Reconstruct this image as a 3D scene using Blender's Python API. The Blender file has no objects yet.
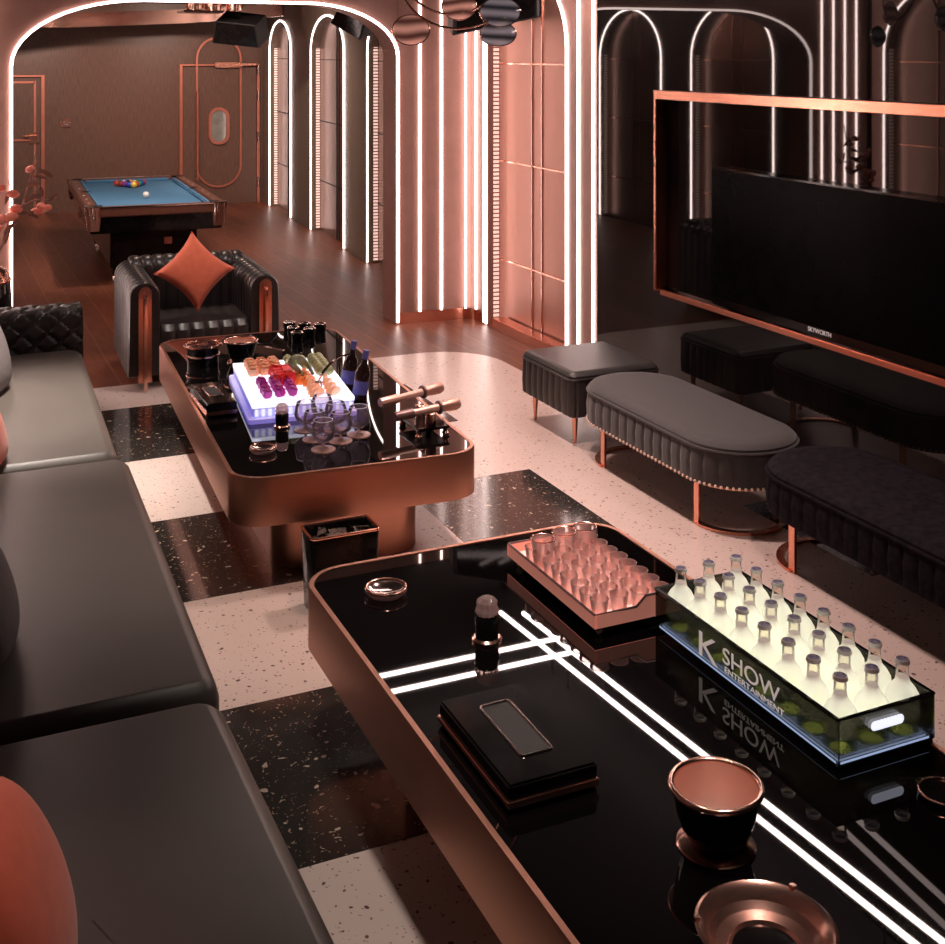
import bpy, bmesh, math, random
from mathutils import Vector, Matrix
from mathutils.geometry import tessellate_polygon
random.seed(7)
PI = math.pi
COL = bpy.context.scene.collection
sc = bpy.context.scene

# ---------------------------------------------------------------- camera
F_PX, HZ, YAW, H = 1230.0, 52.0, math.radians(24.35), 2.36
cam_d = bpy.data.cameras.new('camera'); cam = bpy.data.objects.new('camera', cam_d); COL.objects.link(cam)
cam_d.sensor_width = 36.0; cam_d.sensor_fit = 'HORIZONTAL'; cam_d.lens = F_PX / 945 * 36
cam_d.shift_y = -(472 - HZ) / 945; cam_d.clip_start = 0.05; cam_d.clip_end = 60
cam.location = (0, 0, H); cam.rotation_euler = (PI / 2, 0, -YAW); sc.camera = cam
RT = Vector((math.cos(YAW), -math.sin(YAW), 0)); FW = Vector((math.sin(YAW), math.cos(YAW), 0))
def ray(px, py): return FW + RT * ((px - 472.5) / F_PX) + Vector((0, 0, -(py - HZ) / F_PX))
def at(px, py, z):                      # point of the photo on a level surface
    v = ray(px, py); t = (z - H) / v.z; return Vector((v.x * t, v.y * t, z))
def aty(px, py, y):                     # point of the photo on a plane of constant depth
    v = ray(px, py); t = y / v.y; return Vector((v.x * t, y, H + v.z * t))

# ---------------------------------------------------------------- materials
def mat(name, col=(.5,.5,.5), rough=.5, metal=0., spec=.5, ior=None, trans=0., emit=None, es=0., coat=0., sheen=0.,
        noise=None, nscale=8., bump=0., bscale=200., stretch=None, alpha=1., aniso=0.):
    m = bpy.data.materials.new(name); m.use_nodes = True
    nt = m.node_tree; b = nt.nodes['Principled BSDF']
    b.inputs['Base Color'].default_value = (*col, 1); b.inputs['Roughness'].default_value = rough
    b.inputs['Metallic'].default_value = metal; b.inputs['Specular IOR Level'].default_value = spec
    if ior: b.inputs['IOR'].default_value = ior
    b.inputs['Transmission Weight'].default_value = trans
    b.inputs['Coat Weight'].default_value = coat
    b.inputs['Sheen Weight'].default_value = sheen
    b.inputs['Alpha'].default_value = alpha
    b.inputs['Anisotropic'].default_value = aniso
    if emit:
        b.inputs['Emission Color'].default_value = (*emit, 1); b.inputs['Emission Strength'].default_value = es
    tc = nt.nodes.new('ShaderNodeTexCoord'); mp = nt.nodes.new('ShaderNodeMapping')
    nt.links.new(tc.outputs['Object'], mp.inputs['Vector'])
    if stretch: mp.inputs['Scale'].default_value = stretch
    if noise:
        n = nt.nodes.new('ShaderNodeTexNoise'); n.inputs['Scale'].default_value = nscale; n.inputs['Detail'].default_value = 5
        nt.links.new(mp.outputs[0], n.inputs['Vector'])
        mx = nt.nodes.new('ShaderNodeMix'); mx.data_type = 'RGBA'
        mx.inputs[6].default_value = (*col, 1); mx.inputs[7].default_value = (*noise, 1)
        rp = nt.nodes.new('ShaderNodeMapRange'); rp.inputs[1].default_value = .35; rp.inputs[2].default_value = .65
        nt.links.new(n.outputs['Fac'], rp.inputs[0]); nt.links.new(rp.outputs[0], mx.inputs[0])
        nt.links.new(mx.outputs[2], b.inputs['Base Color'])
    if bump:
        n2 = nt.nodes.new('ShaderNodeTexNoise'); n2.inputs['Scale'].default_value = bscale; n2.inputs['Detail'].default_value = 2
        nt.links.new(mp.outputs[0], n2.inputs['Vector'])
        bp = nt.nodes.new('ShaderNodeBump'); bp.inputs['Strength'].default_value = bump; bp.inputs['Distance'].default_value = .002
        nt.links.new(n2.outputs['Fac'], bp.inputs['Height']); nt.links.new(bp.outputs[0], b.inputs['Normal'])
    return m

def wood_floor():
    m = mat('wood_planks', (.1,.04,.025), .42, spec=.3)
    nt = m.node_tree; b = nt.nodes['Principled BSDF']
    tc = nt.nodes.new('ShaderNodeTexCoord'); mp = nt.nodes.new('ShaderNodeMapping'); mp.inputs['Rotation'].default_value[2] = PI/2
    br = nt.nodes.new('ShaderNodeTexBrick'); br.inputs['Scale'].default_value = 1.0
    br.inputs['Brick Width'].default_value = 1.5; br.inputs['Row Height'].default_value = .19
    br.inputs['Mortar Size'].default_value = .0035; br.inputs['Mortar Smooth'].default_value = .3; br.inputs['Bias'].default_value = 0
    br.inputs['Color1'].default_value = (.19,.058,.030,1); br.inputs['Color2'].default_value = (.13,.040,.021,1); br.inputs['Mortar'].default_value = (.30,.13,.08,1)
    n = nt.nodes.new('ShaderNodeTexNoise'); n.inputs['Scale'].default_value = 6; n.inputs['Detail'].default_value = 6
    mp2 = nt.nodes.new('ShaderNodeMapping'); mp2.inputs['Scale'].default_value = (8,.6,1)
    mx = nt.nodes.new('ShaderNodeMix'); mx.data_type = 'RGBA'; mx.blend_type = 'MULTIPLY'; mx.inputs[0].default_value = .6
    L = nt.links
    L.new(tc.outputs['Object'], mp.inputs[0]); L.new(mp.outputs[0], br.inputs['Vector'])
    L.new(tc.outputs['Object'], mp2.inputs[0]); L.new(mp2.outputs[0], n.inputs['Vector'])
    cr = nt.nodes.new('ShaderNodeValToRGB'); cr.color_ramp.elements[0].color = (.45,.42,.4,1); cr.color_ramp.elements[1].color = (1.2,1.15,1.1,1)
    cr.color_ramp.elements[0].position = .3; cr.color_ramp.elements[1].position = .7
    L.new(n.outputs['Fac'], cr.inputs[0]); L.new(br.outputs['Color'], mx.inputs[6]); L.new(cr.outputs[0], mx.inputs[7])
    L.new(mx.outputs[2], b.inputs['Base Color'])
    return m

def speckled(name, base, base2, specks, rough, scale=28., thresh=.16, veins=None):
    m = mat(name, base, rough); nt = m.node_tree; b = nt.nodes['Principled BSDF']; L = nt.links
    tc = nt.nodes.new('ShaderNodeTexCoord')
    n = nt.nodes.new('ShaderNodeTexNoise'); n.inputs['Scale'].default_value = 2.5; n.inputs['Detail'].default_value = 6
    L.new(tc.outputs['Object'], n.inputs['Vector'])
    mx = nt.nodes.new('ShaderNodeMix'); mx.data_type = 'RGBA'; mx.inputs[6].default_value = (*base,1); mx.inputs[7].default_value = (*base2,1)
    L.new(n.outputs['Fac'], mx.inputs[0])
    prev = mx.outputs[2]
    for k, (c, s, th) in enumerate(specks):
        nd = nt.nodes.new('ShaderNodeTexNoise'); nd.inputs['Scale'].default_value = s * .7
        L.new(tc.outputs['Object'], nd.inputs['Vector'])
        ad = nt.nodes.new('ShaderNodeMix'); ad.data_type = 'RGBA'; ad.blend_type = 'ADD'; ad.inputs[0].default_value = .03 if not veins else .09
        L.new(tc.outputs['Object'], ad.inputs[6]); L.new(nd.outputs['Color'], ad.inputs[7])
        v = nt.nodes.new('ShaderNodeTexVoronoi'); v.inputs['Scale'].default_value = s; v.inputs['Randomness'].default_value = 1
        L.new(ad.outputs[2], v.inputs['Vector'])
        # only some of the cells carry a chip
        sp = nt.nodes.new('ShaderNodeSeparateColor'); L.new(v.outputs['Color'], sp.inputs[0])
        mul = nt.nodes.new('ShaderNodeMath'); mul.operation = 'MULTIPLY'; mul.inputs[1].default_value = th
        L.new(sp.outputs[0], mul.inputs[0])
        lt = nt.nodes.new('ShaderNodeMath'); lt.operation = 'LESS_THAN'
        L.new(v.outputs['Distance'], lt.inputs[0]); L.new(mul.outputs[0], lt.inputs[1])
        m2 = nt.nodes.new('ShaderNodeMix'); m2.data_type = 'RGBA'; L.new(prev, m2.inputs[6]); m2.inputs[7].default_value = (*c,1)
        L.new(lt.outputs[0], m2.inputs[0]); prev = m2.outputs[2]
    L.new(prev, b.inputs['Base Color'])
    return m

def thin_glass(name, tint=(1,1,1), refl=1.0, rough=0.02, body=None, bw=0.):
    m = bpy.data.materials.new(name); m.use_nodes = True; nt = m.node_tree; nt.nodes.clear(); L = nt.links
    out = nt.nodes.new('ShaderNodeOutputMaterial'); tr = nt.nodes.new('ShaderNodeBsdfTransparent'); tr.inputs[0].default_value = (*tint,1)
    gl = nt.nodes.new('ShaderNodeBsdfGlossy'); gl.inputs['Roughness'].default_value = rough
    lw = nt.nodes.new('ShaderNodeLayerWeight'); lw.inputs[0].default_value = .25
    mr = nt.nodes.new('ShaderNodeMath'); mr.operation = 'MULTIPLY'; mr.inputs[1].default_value = refl; mr.use_clamp = True
    L.new(lw.outputs['Fresnel'], mr.inputs[0])
    mx = nt.nodes.new('ShaderNodeMixShader'); L.new(mr.outputs[0], mx.inputs[0]); L.new(tr.outputs[0], mx.inputs[1]); L.new(gl.outputs[0], mx.inputs[2])
    o = mx.outputs[0]
    if body:
        tl = nt.nodes.new('ShaderNodeBsdfTranslucent'); tl.inputs[0].default_value = (*body,1)
        df = nt.nodes.new('ShaderNodeBsdfDiffuse'); df.inputs[0].default_value = (*body,1)
        m2 = nt.nodes.new('ShaderNodeMixShader'); m2.inputs[0].default_value = .3; L.new(tl.outputs[0], m2.inputs[1]); L.new(df.outputs[0], m2.inputs[2])
        m3 = nt.nodes.new('ShaderNodeMixShader'); m3.inputs[0].default_value = bw; L.new(o, m3.inputs[1]); L.new(m2.outputs[0], m3.inputs[2]); o = m3.outputs[0]
    L.new(o, out.inputs[0]); return m

LEDC = (1.0, .78, .72)
M = dict(
 wood=wood_floor(),
 terrazzo=speckled('terrazzo', (.63,.51,.47), (.56,.45,.41), [((.09,.05,.045), 26, .21), ((.2,.11,.09), 55, .26)], .3),
 darkslab=speckled('dark_shell_marble', (.016,.013,.013), (.035,.03,.026), [((.42,.33,.26), 17, .22), ((.34,.25,.18), 48, .27), ((.25,.16,.12), 9, .13)], .12, veins=1),
 backwood=mat('brown_veneer', (.15,.072,.047), .42, noise=(.095,.044,.029), nscale=14, stretch=(8,8,.5)),
 hallwood=mat('grey_brown_veneer', (.21,.155,.12), .38, noise=(.145,.105,.08), nscale=14, stretch=(8,8,.5)),
 pinkwall=mat('rose_satin_wall', (.37,.195,.16), .42, metal=.3, noise=(.33,.175,.14)),
 copperpanel=mat('brushed_rose_panel', (.50,.26,.205), .42, metal=.75, bump=.05, bscale=300, stretch=(1,1,40)),
 copperpanel_hall=mat('brushed_bronze_panel', (.32,.2,.165), .3, metal=.85, bump=.05, bscale=300, stretch=(1,1,40)),
 blackwall=mat('polished_black_marble', (.004,.0035,.0035), .02, ior=1.4, noise=(.009,.007,.0065), nscale=3),
 ceiling=mat('dark_ceiling_paint', (.004,.003,.003), .85),
 copper=mat('copper', (.80,.36,.25), .22, metal=1, bump=.03, bscale=60),
 bowlpol=mat('polished_bowl_metal', (.93,.56,.46), .24, metal=.95, bump=.02, bscale=40),
 bowlinner=mat('spun_rose_metal', (.93,.64,.55), .45, metal=.8, bump=.04, bscale=100, stretch=(30,30,1)),
 coppersat=mat('brushed_copper', (.60,.29,.20), .38, metal=1, bump=.05, bscale=120, stretch=(1,1,30)),
 copperpol=mat('polished_rose_gold', (.90,.54,.44), .2, metal=1, bump=.01, bscale=50),
 stud=mat('brass_stud', (.95,.72,.6), .4, metal=.3, noise=(.9,.66,.55)),
 chrome=mat('polished_steel', (.75,.62,.58), .12, metal=1, bump=.01, bscale=50),
 blackglass=mat('black_glass_top', (.0025,.002,.002), .015, ior=1.6, noise=(.004,.003,.003), nscale=2),
 blackplas=mat('black_gloss_lacquer', (.005,.0045,.0045), .08, spec=.25, noise=(.011,.009,.009)),
 blackmatt=mat('black_matt', (.012,.010,.010), .55, noise=(.017,.014,.013)),
 screen=mat('tv_screen_glass', (.0012,.0012,.0012), .25, spec=.02, noise=(.003,.003,.003)),
 leather=mat('charcoal_leather', (.024,.021,.021), .38, bump=.25, bscale=420, noise=(.038,.033,.031), nscale=5),
 sofaleather=mat('sofa_leather', (.088,.075,.067), .40, bump=.2, bscale=380, noise=(.098,.084,.074), nscale=4),
 chairleather=mat('black_channelled_leather', (.018,.015,.015), .33, bump=.1, bscale=300, noise=(.024,.02,.02)),
 velvet=mat('grey_velvet', (.028,.024,.025), .75, sheen=.25, bump=.3, bscale=500, noise=(.034,.029,.03), nscale=30),
 velvetdark=mat('midnight_velvet', (.007,.006,.008), .85, spec=.06, sheen=0, bump=.3, bscale=500, noise=(.017,.013,.017), nscale=30),
 orange=mat('burnt_orange_fabric', (.74,.15,.075), .8, bump=.25, bscale=500, noise=(.66,.13,.065), nscale=20, sheen=.3),
 greyfab=mat('grey_fabric', (.20,.175,.175), .85, bump=.25, bscale=500, noise=(.17,.15,.15), nscale=20),
 bluecloth=mat('blue_baize', (.075,.20,.34), .85, bump=.1, bscale=600, noise=(.07,.185,.32), nscale=30),
 railwood=mat('mahogany_rail', (.16,.06,.04), .3, noise=(.12,.042,.028), nscale=12, stretch=(6,1,6)),
 ivory=mat('ivory', (.8,.72,.66), .2, noise=(.76,.68,.62)),
 coralwall=mat('coral_metal_glow', (.85,.36,.27), .45, metal=.2, emit=(1,.36,.26), es=.22, noise=(.8,.33,.25)),  # faint glow put into the wall colour to brighten the tray sides
 micbody=mat('rose_mic_body', (.78,.50,.42), .32, metal=.6, bump=.02),
 glass=thin_glass('clear_glass', (.95,.92,.95), 1.5, body=(.85,.75,.90), bw=.06),
 glassrim=thin_glass('glass_rim', (.95,.95,1), 1.6, .08, body=(.85,.88,1.), bw=.75),
 crystal=thin_glass('cut_crystal', (.9,.8,.78), 1.6, .08, body=(.90,.70,.66), bw=.55),
 pinkglass=thin_glass('shot_glass', (1.,.95,.94), 1.9, .06, body=(1.,.84,.81), bw=.28),
 bottleglass=thin_glass('pale_bottle', (.99,.98,.90), .9, .05, body=(1.,.98,.88), bw=.8),
 bottlegreen=thin_glass('green_bottle_base', (.25,.30,.08), 1.2, .05, body=(.2,.24,.05), bw=.25),
 neckglass=thin_glass('clear_neck', (.97,.93,.86), 1.2, .05),
 smoked=thin_glass('smoked_acrylic', (.31,.30,.27), .8, .02),
 brownbottle=mat('brown_beer_glass', (.015,.008,.008), .06, ior=1.5, noise=(.03,.014,.012)),
 bluelabel=mat('blue_label', (.07,.07,.28), .4, noise=(.12,.12,.36), nscale=40),
 capblue=mat('navy_cap', (.05,.05,.16), .35, noise=(.28,.26,.42), nscale=140),
 caprim=mat('cap_rim', (.92,.86,.86), .4, bump=.05),
 leaf=mat('dusky_leaf', (.20,.10,.08), .5, noise=(.28,.15,.11)),
 stem=mat('brown_stem', (.30,.14,.10), .6, noise=(.2,.09,.07)),
 berry=mat('coral_bud', (.80,.19,.12), .45, noise=(.88,.30,.22), nscale=20),
 micgrille=mat('mic_rose_metal', (.60,.33,.27), .35, metal=.7, bump=.4, bscale=900),
 micdark=mat('mic_mauve_metal', (.22,.14,.14), .4, metal=.5, bump=.02),
 redmet=mat('red_copper_trim', (.60,.21,.15), .38, metal=.8, noise=(.55,.19,.13)),
 window=mat('door_glass', (.25,.24,.22), .1, metal=.3, noise=(.35,.34,.3)),
 foil=mat('crumpled_wrapper', (.5,.42,.38), .3, metal=.6, noise=(.05,.04,.04), nscale=60),
)
def emit(name, col, s):
    m = mat(name, (.8,.8,.8), .5, emit=col, es=s, noise=(.75,.75,.75)); return m
M['led'] = emit('led_diffuser', LEDC, 9)
M['ledwhite'] = emit('led_soft_reflected', LEDC, 26)
M['ledreflect'] = emit('led_reflection_glow', (1,.58,.48), .95)  # glow of the ribs that imitate the strip's reflection
M['lettering'] = emit('glow_painted_engraving', (1,.80,.74), .32)  # weak glow painted into the letters; the bottles' liquid tops share it
M['ribwhite'] = emit('white_lit_rib', (.75,.78,1.), 1.0)
M['crateled'] = emit('crate_base_led', (.45,.58,1.0), 2.2)
M['puckglow'] = emit('added_puck_glow', (1.,.95,.84), 11)  # for the added pucks that make the bottles glow
M['coral'] = emit('coral_lit_tray', (1.,.46,.37), 1.25)
M['boxblue'] = emit('blue_lit_acrylic', (.14,.14,.95), .42)
M['boxwhite'] = emit('white_lit_acrylic', (.80,.82,1.), 1.15)

# ---------------------------------------------------------------- mesh helpers
def new(): return bmesh.new()
def box(bm, x0, y0, z0, x1, y1, z1, bev=0., mi=0):
    r = bmesh.ops.create_cube(bm, size=1)
    vs = r['verts']
    for v in vs: v.co = Vector(((x0+x1)/2 + v.co.x*(x1-x0), (y0+y1)/2 + v.co.y*(y1-y0), (z0+z1)/2 + v.co.z*(z1-z0)))
    fs = set(f for v in vs for f in v.link_faces)
    if bev:
        es = list(set(e for v in vs for e in v.link_edges))
        r2 = bmesh.ops.bevel(bm, geom=es, offset=bev, segments=2, affect='EDGES'); fs = set(r2['faces']) | fs
    for f in fs:
        if f.is_valid: f.material_index = mi
    return bm
def lathe(bm, prof, c=(0,0,0), n=32, mi=0, sx=1, sy=1, axis=None):
    """prof: list of (r,z)"""
    rings = []; R = axis.to_matrix() if axis else None
    for r, z in prof:
        if r < 1e-5:
            p = Vector((0,0,z)); p = R @ p if R else p; rings.append([bm.verts.new(p + Vector(c))])
        else:
            rg = []
            for i in range(n):
                p = Vector((r*sx*math.cos(2*PI*i/n), r*sy*math.sin(2*PI*i/n), z)); p = R @ p if R else p
                rg.append(bm.verts.new(p + Vector(c)))
            rings.append(rg)
    for a, b in zip(rings, rings[1:]):
        if len(a) == 1 and len(b) == 1: continue
        for i in range(n):
            j = (i+1) % n
            if len(a) == 1: f = bm.faces.new((a[0], b[i], b[j]))
            elif len(b) == 1: f = bm.faces.new((a[i], b[0], a[j]))
            else: f = bm.faces.new((a[i], b[i], b[j], a[j]))
            f.material_index = mi
    return bm
def sweep(bm, path, prof, up=(0,0,1), closed=False, mi=0, scale=None, caps=True):
    """sweep closed 2D profile along path; prof x = side, y = up"""
    P = [Vector(p) for p in path]; n = len(P); up = Vector(up); rings = []
    for i in range(n):
        if closed: t = P[(i+1) % n] - P[i-1]
        else: t = P[min(i+1,n-1)] - P[max(i-1,0)]
        t.normalize()
        s = t.cross(up)
        if s.length < 1e-4: s = t.cross(Vector((1,0,0)) if abs(t.x) < .9 else Vector((0,1,0)))
        s.normalize(); u = s.cross(t)
        k = scale(i/(n-1)) if scale else 1
        # mitre correction
        if 0 < i < n-1 or closed:
            a = (P[i]-P[i-1]).normalized(); b = (P[(i+1) % n]-P[i]).normalized()
            c = max(.5, math.sqrt(max(0,(1+a.dot(b))/2)))
        else: c = 1
        rings.append([bm.verts.new(P[i] + s*(x*k) + u*(y*k)) for x, y in prof])
    m = len(prof)
    for i in range(n if closed else n-1):
        a, b = rings[i], rings[(i+1) % n]
        for j in range(m):
            k = (j+1) % m
            f = bm.faces.new((a[j], a[k], b[k], b[j])); f.material_index = mi
    if not closed and caps:
        f = bm.faces.new(rings[0][::-1]); f.material_index = mi
        f = bm.faces.new(rings[-1]); f.material_index = mi
    return bm
def circ(r, n=10): return [(r*math.cos(2*PI*i/n), r*math.sin(2*PI*i/n)) for i in range(n)]
def rect(w, h): return [(-w/2,-h/2),(w/2,-h/2),(w/2,h/2),(-w/2,h/2)]
def rrect(x0, y0, x1, y1, r, n=8):
    pts = []
    for cx, cy, a0 in ((x1-r,y0+r,-PI/2),(x1-r,y1-r,0),(x0+r,y1-r,PI/2),(x0+r,y0+r,PI)):
        for i in range(n+1):
            a = a0 + PI/2*i/n; pts.append((cx+r*math.cos(a), cy+r*math.sin(a)))
    return pts
def dense(pts, d):
    out = []
    for i in range(len(pts)):
        a, b = Vector(pts[i]), Vector(pts[(i+1) % len(pts)]); k = max(1, int((b-a).length/d + .5))
        for j in range(k): out.append(tuple(a + (b-a)*j/k))
    return out
def stack(bm, outline, levels, disp=None, mi=0, capt=True, capb=True):
    """levels: [(z, inset)], outline CCW; disp(s, z) -> outward offset, s = distance along outline"""
    n = len(outline); O = [Vector(p) for p in outline]; N = []; S = [0]
    for i in range(n):
        t = (O[(i+1) % n] - O[i-1]).normalized(); N.append(Vector((t.y, -t.x)))
        S.append(S[-1] + (O[(i+1) % n]-O[i]).length)
    rings = []
    for z, ins in levels:
        rings.append([bm.verts.new(((O[i] - N[i]*(ins - (disp(S[i], z) if disp else 0))).x, (O[i] - N[i]*(ins - (disp(S[i], z) if disp else 0))).y, z)) for i in range(n)])
    for a, b in zip(rings, rings[1:]):
        for i in range(n):
            j = (i+1) % n; f = bm.faces.new((a[i], a[j], b[j], b[i])); f.material_index = mi
    for on, rg in ((capb, rings[0]), (capt, rings[-1])):
        if on:      # fan around the middle keeps the shading of large tops clean
            c = Vector((0,0,0))
            for v in rg: c += v.co
            c = bm.verts.new(c/n)
            for i in range(n): bm.faces.new((rg[i], rg[(i+1) % n], c)).material_index = mi
    return bm
def prism(bm, poly, fn, t0, t1, mi=0):
    """poly 2D concave ok; fn(u,v,t)->world"""
    a = [bm.verts.new(fn(u, v, t0)) for u, v in poly]; b = [bm.verts.new(fn(u, v, t1)) for u, v in poly]
    n = len(poly)
    for tri in tessellate_polygon([[Vector((u, v, 0)) for u, v in poly]]):
        if len(set(tri)) == 3:
            bm.faces.new([a[i] for i in tri]).material_index = mi; bm.faces.new([b[i] for i in tri][::-1]).material_index = mi
    for i in range(n):
        j = (i+1) % n; f = bm.faces.new((a[i], b[i], b[j], a[j])); f.material_index = mi
    return bm
def grid_solid(bm, nu, nv, fn, closed_u=False, mi=0):
    """surface patch fn(u,v) u,v in 0..1"""
    g = [[bm.verts.new(fn(i/nu, j/nv)) for j in range(nv+1)] for i in range(nu if closed_u else nu+1)]
    for i in range(nu):
        a = g[i]; b = g[(i+1) % len(g)]
        for j in range(nv):
            f = bm.faces.new((a[j], b[j], b[j+1], a[j+1])); f.material_index = mi
    return g
def ball(bm, c, r, sx=1, sy=1, sz=1, mi=0, u=16, v=10):
    prof = [(r*math.sin(PI*i/v), -r*math.cos(PI*i/v)*sz) for i in range(v+1)]
    prof[0] = (0, prof[0][1]); prof[-1] = (0, prof[-1][1])
    return lathe(bm, prof, c, u, mi, sx, sy)
def channel(bm, prof, p0, d, side, length, n, amp=.012, step=7, mi=0):
    """closed 2D profile (side, z) swept along d with puffed channels"""
    p0, d, side = Vector(p0), Vector(d), Vector(side); N = n*step
    cx = sum(p[0] for p in prof)/len(prof); cz = sum(p[1] for p in prof)/len(prof); rings = []
    for i in range(N+1):
        t = i/N; q = abs(math.sin(PI*n*t)); k = amp*(q**.45 - 1)
        e = min(t, 1-t)*length; 
        rings.append([])
        for x, z in prof:
            v = Vector((x-cx, z-cz)); L = v.length or 1; v2 = v*(1 + k/L)
            rings[-1].append(bm.verts.new(p0 + d*(length*t) + side*(cx+v2.x) + Vector((0,0,max(cz+v2.y, .001)))))
    m = len(prof)
    for a, b in zip(rings, rings[1:]):
        for j in range(m):
            k = (j+1) % m; bm.faces.new((a[j], a[k], b[k], b[j])).material_index = mi
    bm.faces.new(rings[0][::-1]).material_index = mi; bm.faces.new(rings[-1]).material_index = mi
    return bm
def pillow(bm, w, h, t, pinch=.12, n=16, rnd=0.):
    """in local XZ plane, thickness along Y, centred"""
    for sgn in (1, -1):
        def fn(a, b):
            u, v = 2*a-1, 2*b-1
            x = u*(1 - pinch*(1-v*v)*abs(u)**2*1.0 + 0*pinch); z = v*(1 - pinch*(1-u*u)*abs(v)**2)
            if rnd:
                x *= math.sqrt(1 - rnd*.5*v*v); z *= math.sqrt(1 - rnd*.5*u*u)
            th = (max(0,(1-u*u))*max(0,(1-v*v)))**.42
            return Vector((x*w/2, sgn*th*t/2, z*h/2))
        grid_solid(bm, n, n, fn)
    bmesh.ops.remove_doubles(bm, verts=bm.verts, dist=.0005)
    return bm
def solid_prism2(bm, c, ax, ay, az, outline, depth, mi=0):
    """outline in (ax,ay) axes, extruded depth along az from c"""
    c, ax, ay, az = Vector(c), Vector(ax), Vector(ay), Vector(az)
    return prism(bm, outline, lambda u, v, t: c + ax*u + ay*v + az*t, 0, depth, mi)

def obj(name, bm, m, parent=None, smooth=True, world=True, bevel=0.):
    bmesh.ops.recalc_face_normals(bm, faces=bm.faces)
    me = bpy.data.meshes.new(name); bm.to_mesh(me); bm.free()
    for x in (m if isinstance(m, (list, tuple)) else [m]): me.materials.append(M[x] if isinstance(x, str) else x)
    if smooth:
        try: me.shade_smooth(); me.set_sharp_from_angle(angle=math.radians(38))
        except Exception: pass
    o = bpy.data.objects.new(name, me); COL.objects.link(o)
    if parent:
        o.parent = parent
        if world:
            r = parent
            while r.parent: r = r.parent
            me.transform(base(r).inverted())
    if bevel:
        b = o.modifiers.new('bevel', 'BEVEL'); b.width = bevel; b.segments = 2; b.limit_method = 'ANGLE'; b.angle_limit = math.radians(50)
    return o
def base(o): return Matrix.Translation(o.location) @ o.rotation_euler.to_matrix().to_4x4()
def tag(o, label, cat, group=None):
    o['label'] = label; o['category'] = cat
    if group: o['group'] = group
    return o
def thing(name, label, cat, loc=(0,0,0), rotz=0, group=None):
    o = bpy.data.objects.new(name, None); COL.objects.link(o); o.empty_display_size = .05
    o.location = loc; o.rotation_euler = (0,0,rotz); return tag(o, label, cat, group)
def single(name, bm, m, label, cat, loc, group=None, **k):
    """one-mesh thing with its origin at loc; mesh authored in world coordinates"""
    o = obj(name, bm, m, **k); o.data.transform(Matrix.Translation(-Vector(loc))); o.location = loc
    return tag(o, label, cat, group)
def struct(name, bm, m, **k):
    o = obj(name, bm, m, smooth=k.pop('smooth', False), **k); o['kind'] = 'structure'; return o
def dup(root, loc, label, rotz=None, rot=None):
    r = root.copy(); COL.objects.link(r); r.location = loc; r['label'] = label
    if rotz is not None: r.rotation_euler = (0,0,rotz)
    if rot is not None: r.rotation_euler = rot
    for ch in list(root.children):
        c = ch.copy(); COL.objects.link(c); c.parent = r
        for g in ch.children:
            d = g.copy(); COL.objects.link(d); d.parent = c
    return r
def text(name, s, size, m, ext, origin, ax, ay, parent=None, width=None, height=None):
    cu = bpy.data.curves.new(name, 'FONT'); cu.body = s; cu.size = size; cu.extrude = ext
    to = bpy.data.objects.new(name + '_t', cu); COL.objects.link(to)
    bpy.context.view_layer.update(); dg = bpy.context.evaluated_depsgraph_get()
    me = bpy.data.meshes.new_from_object(to.evaluated_get(dg)); bpy.data.objects.remove(to)
    xs = [v.co.x for v in me.vertices]; ys = [v.co.y for v in me.vertices]
    if width: me.transform(Matrix.Translation((-min(xs),0,0))); me.transform(Matrix.Diagonal((width/(max(xs)-min(xs)), height/(max(ys)-min(ys)), 1, 1)))
    ax, ay = Vector(ax).normalized(), Vector(ay).normalized(); az = ax.cross(ay)
    T = Matrix((ax, ay, az)).transposed().to_4x4(); T.translation = Vector(origin)
    me.transform(T); me.materials.clear(); me.materials.append(M[m])
    o = bpy.data.objects.new(name, me); COL.objects.link(o)
    if parent:
        o.parent = parent; r = parent
        while r.parent: r = r.parent
        me.transform(base(r).inverted())
    return o

# ================================================================ SETTING
CEIL = 3.1
WX = 4.50                                 # face of the right wall in the lounge
def hall_x(y): return 4.60 + (y - 13)*.0625
bm = new()
box(bm, -.1, -.6, -.06, 6, 19.3, 0)
ter = [(-.1,-.6),(4.9,-.6),(4.9,7.2),(4.08,7.5),(4.08,8.35)] + [(3.58+.5*math.cos(a*PI/16), 8.45+.5*math.sin(a*PI/16)) for a in range(9)] + [(-.1,8.95)]
prism(bm, ter, lambda u,v,t: Vector((u,v,t)), -.002, .002, 1)
for x0, x1, rows in ((.88,1.64,((7.26,8.36),(5.31,6.28),(3.44,4.38),(1.5,2.48))), (2.40,3.16,((7.2,8.15),(5.25,6.2),(3.3,4.28))), (3.92,4.5,((4.3,5.25),(2.4,3.3))), (.12,.88,((6.28,7.26),(4.38,5.31)))):
    for y0, y1 in rows: box(bm, x0, y0, -.002, x1, y1, .0035, mi=2)
struct('floor', bm, ['wood','terrazzo','darkslab'])
bm = new(); box(bm, -.1, -.6, CEIL, 6, 19.3, CEIL+.1); struct('ceiling', bm, 'ceiling')

def arch_pts(u0, u1, zs, za, n=12, z0=0.):
    c, r = (u0+u1)/2, (u1-u0)/2
    return [(u0, z0)] + [(c - r*math.cos(PI*i/n), zs + (za-zs)*math.sin(PI*i/n)) for i in range(n+1)] + [(u1, z0)]
def notched(L, top, arches, u_start=0.):
    poly = [(u_start, 0)]
    for u0, u1, zs, za in arches: poly += arch_pts(u0, u1, zs, za)
    return poly + [(L, 0), (L, top), (u_start, top)]
led_count = [0]
def led(path, up, label, w=.022, d=.012, m='led', group=None, name='led_strip'):
    b = new(); sweep(b, path, rect(w, d), up)
    return single(name, b, m, label, 'light strip', Vector(path[0]), group, smooth=False)

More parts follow.
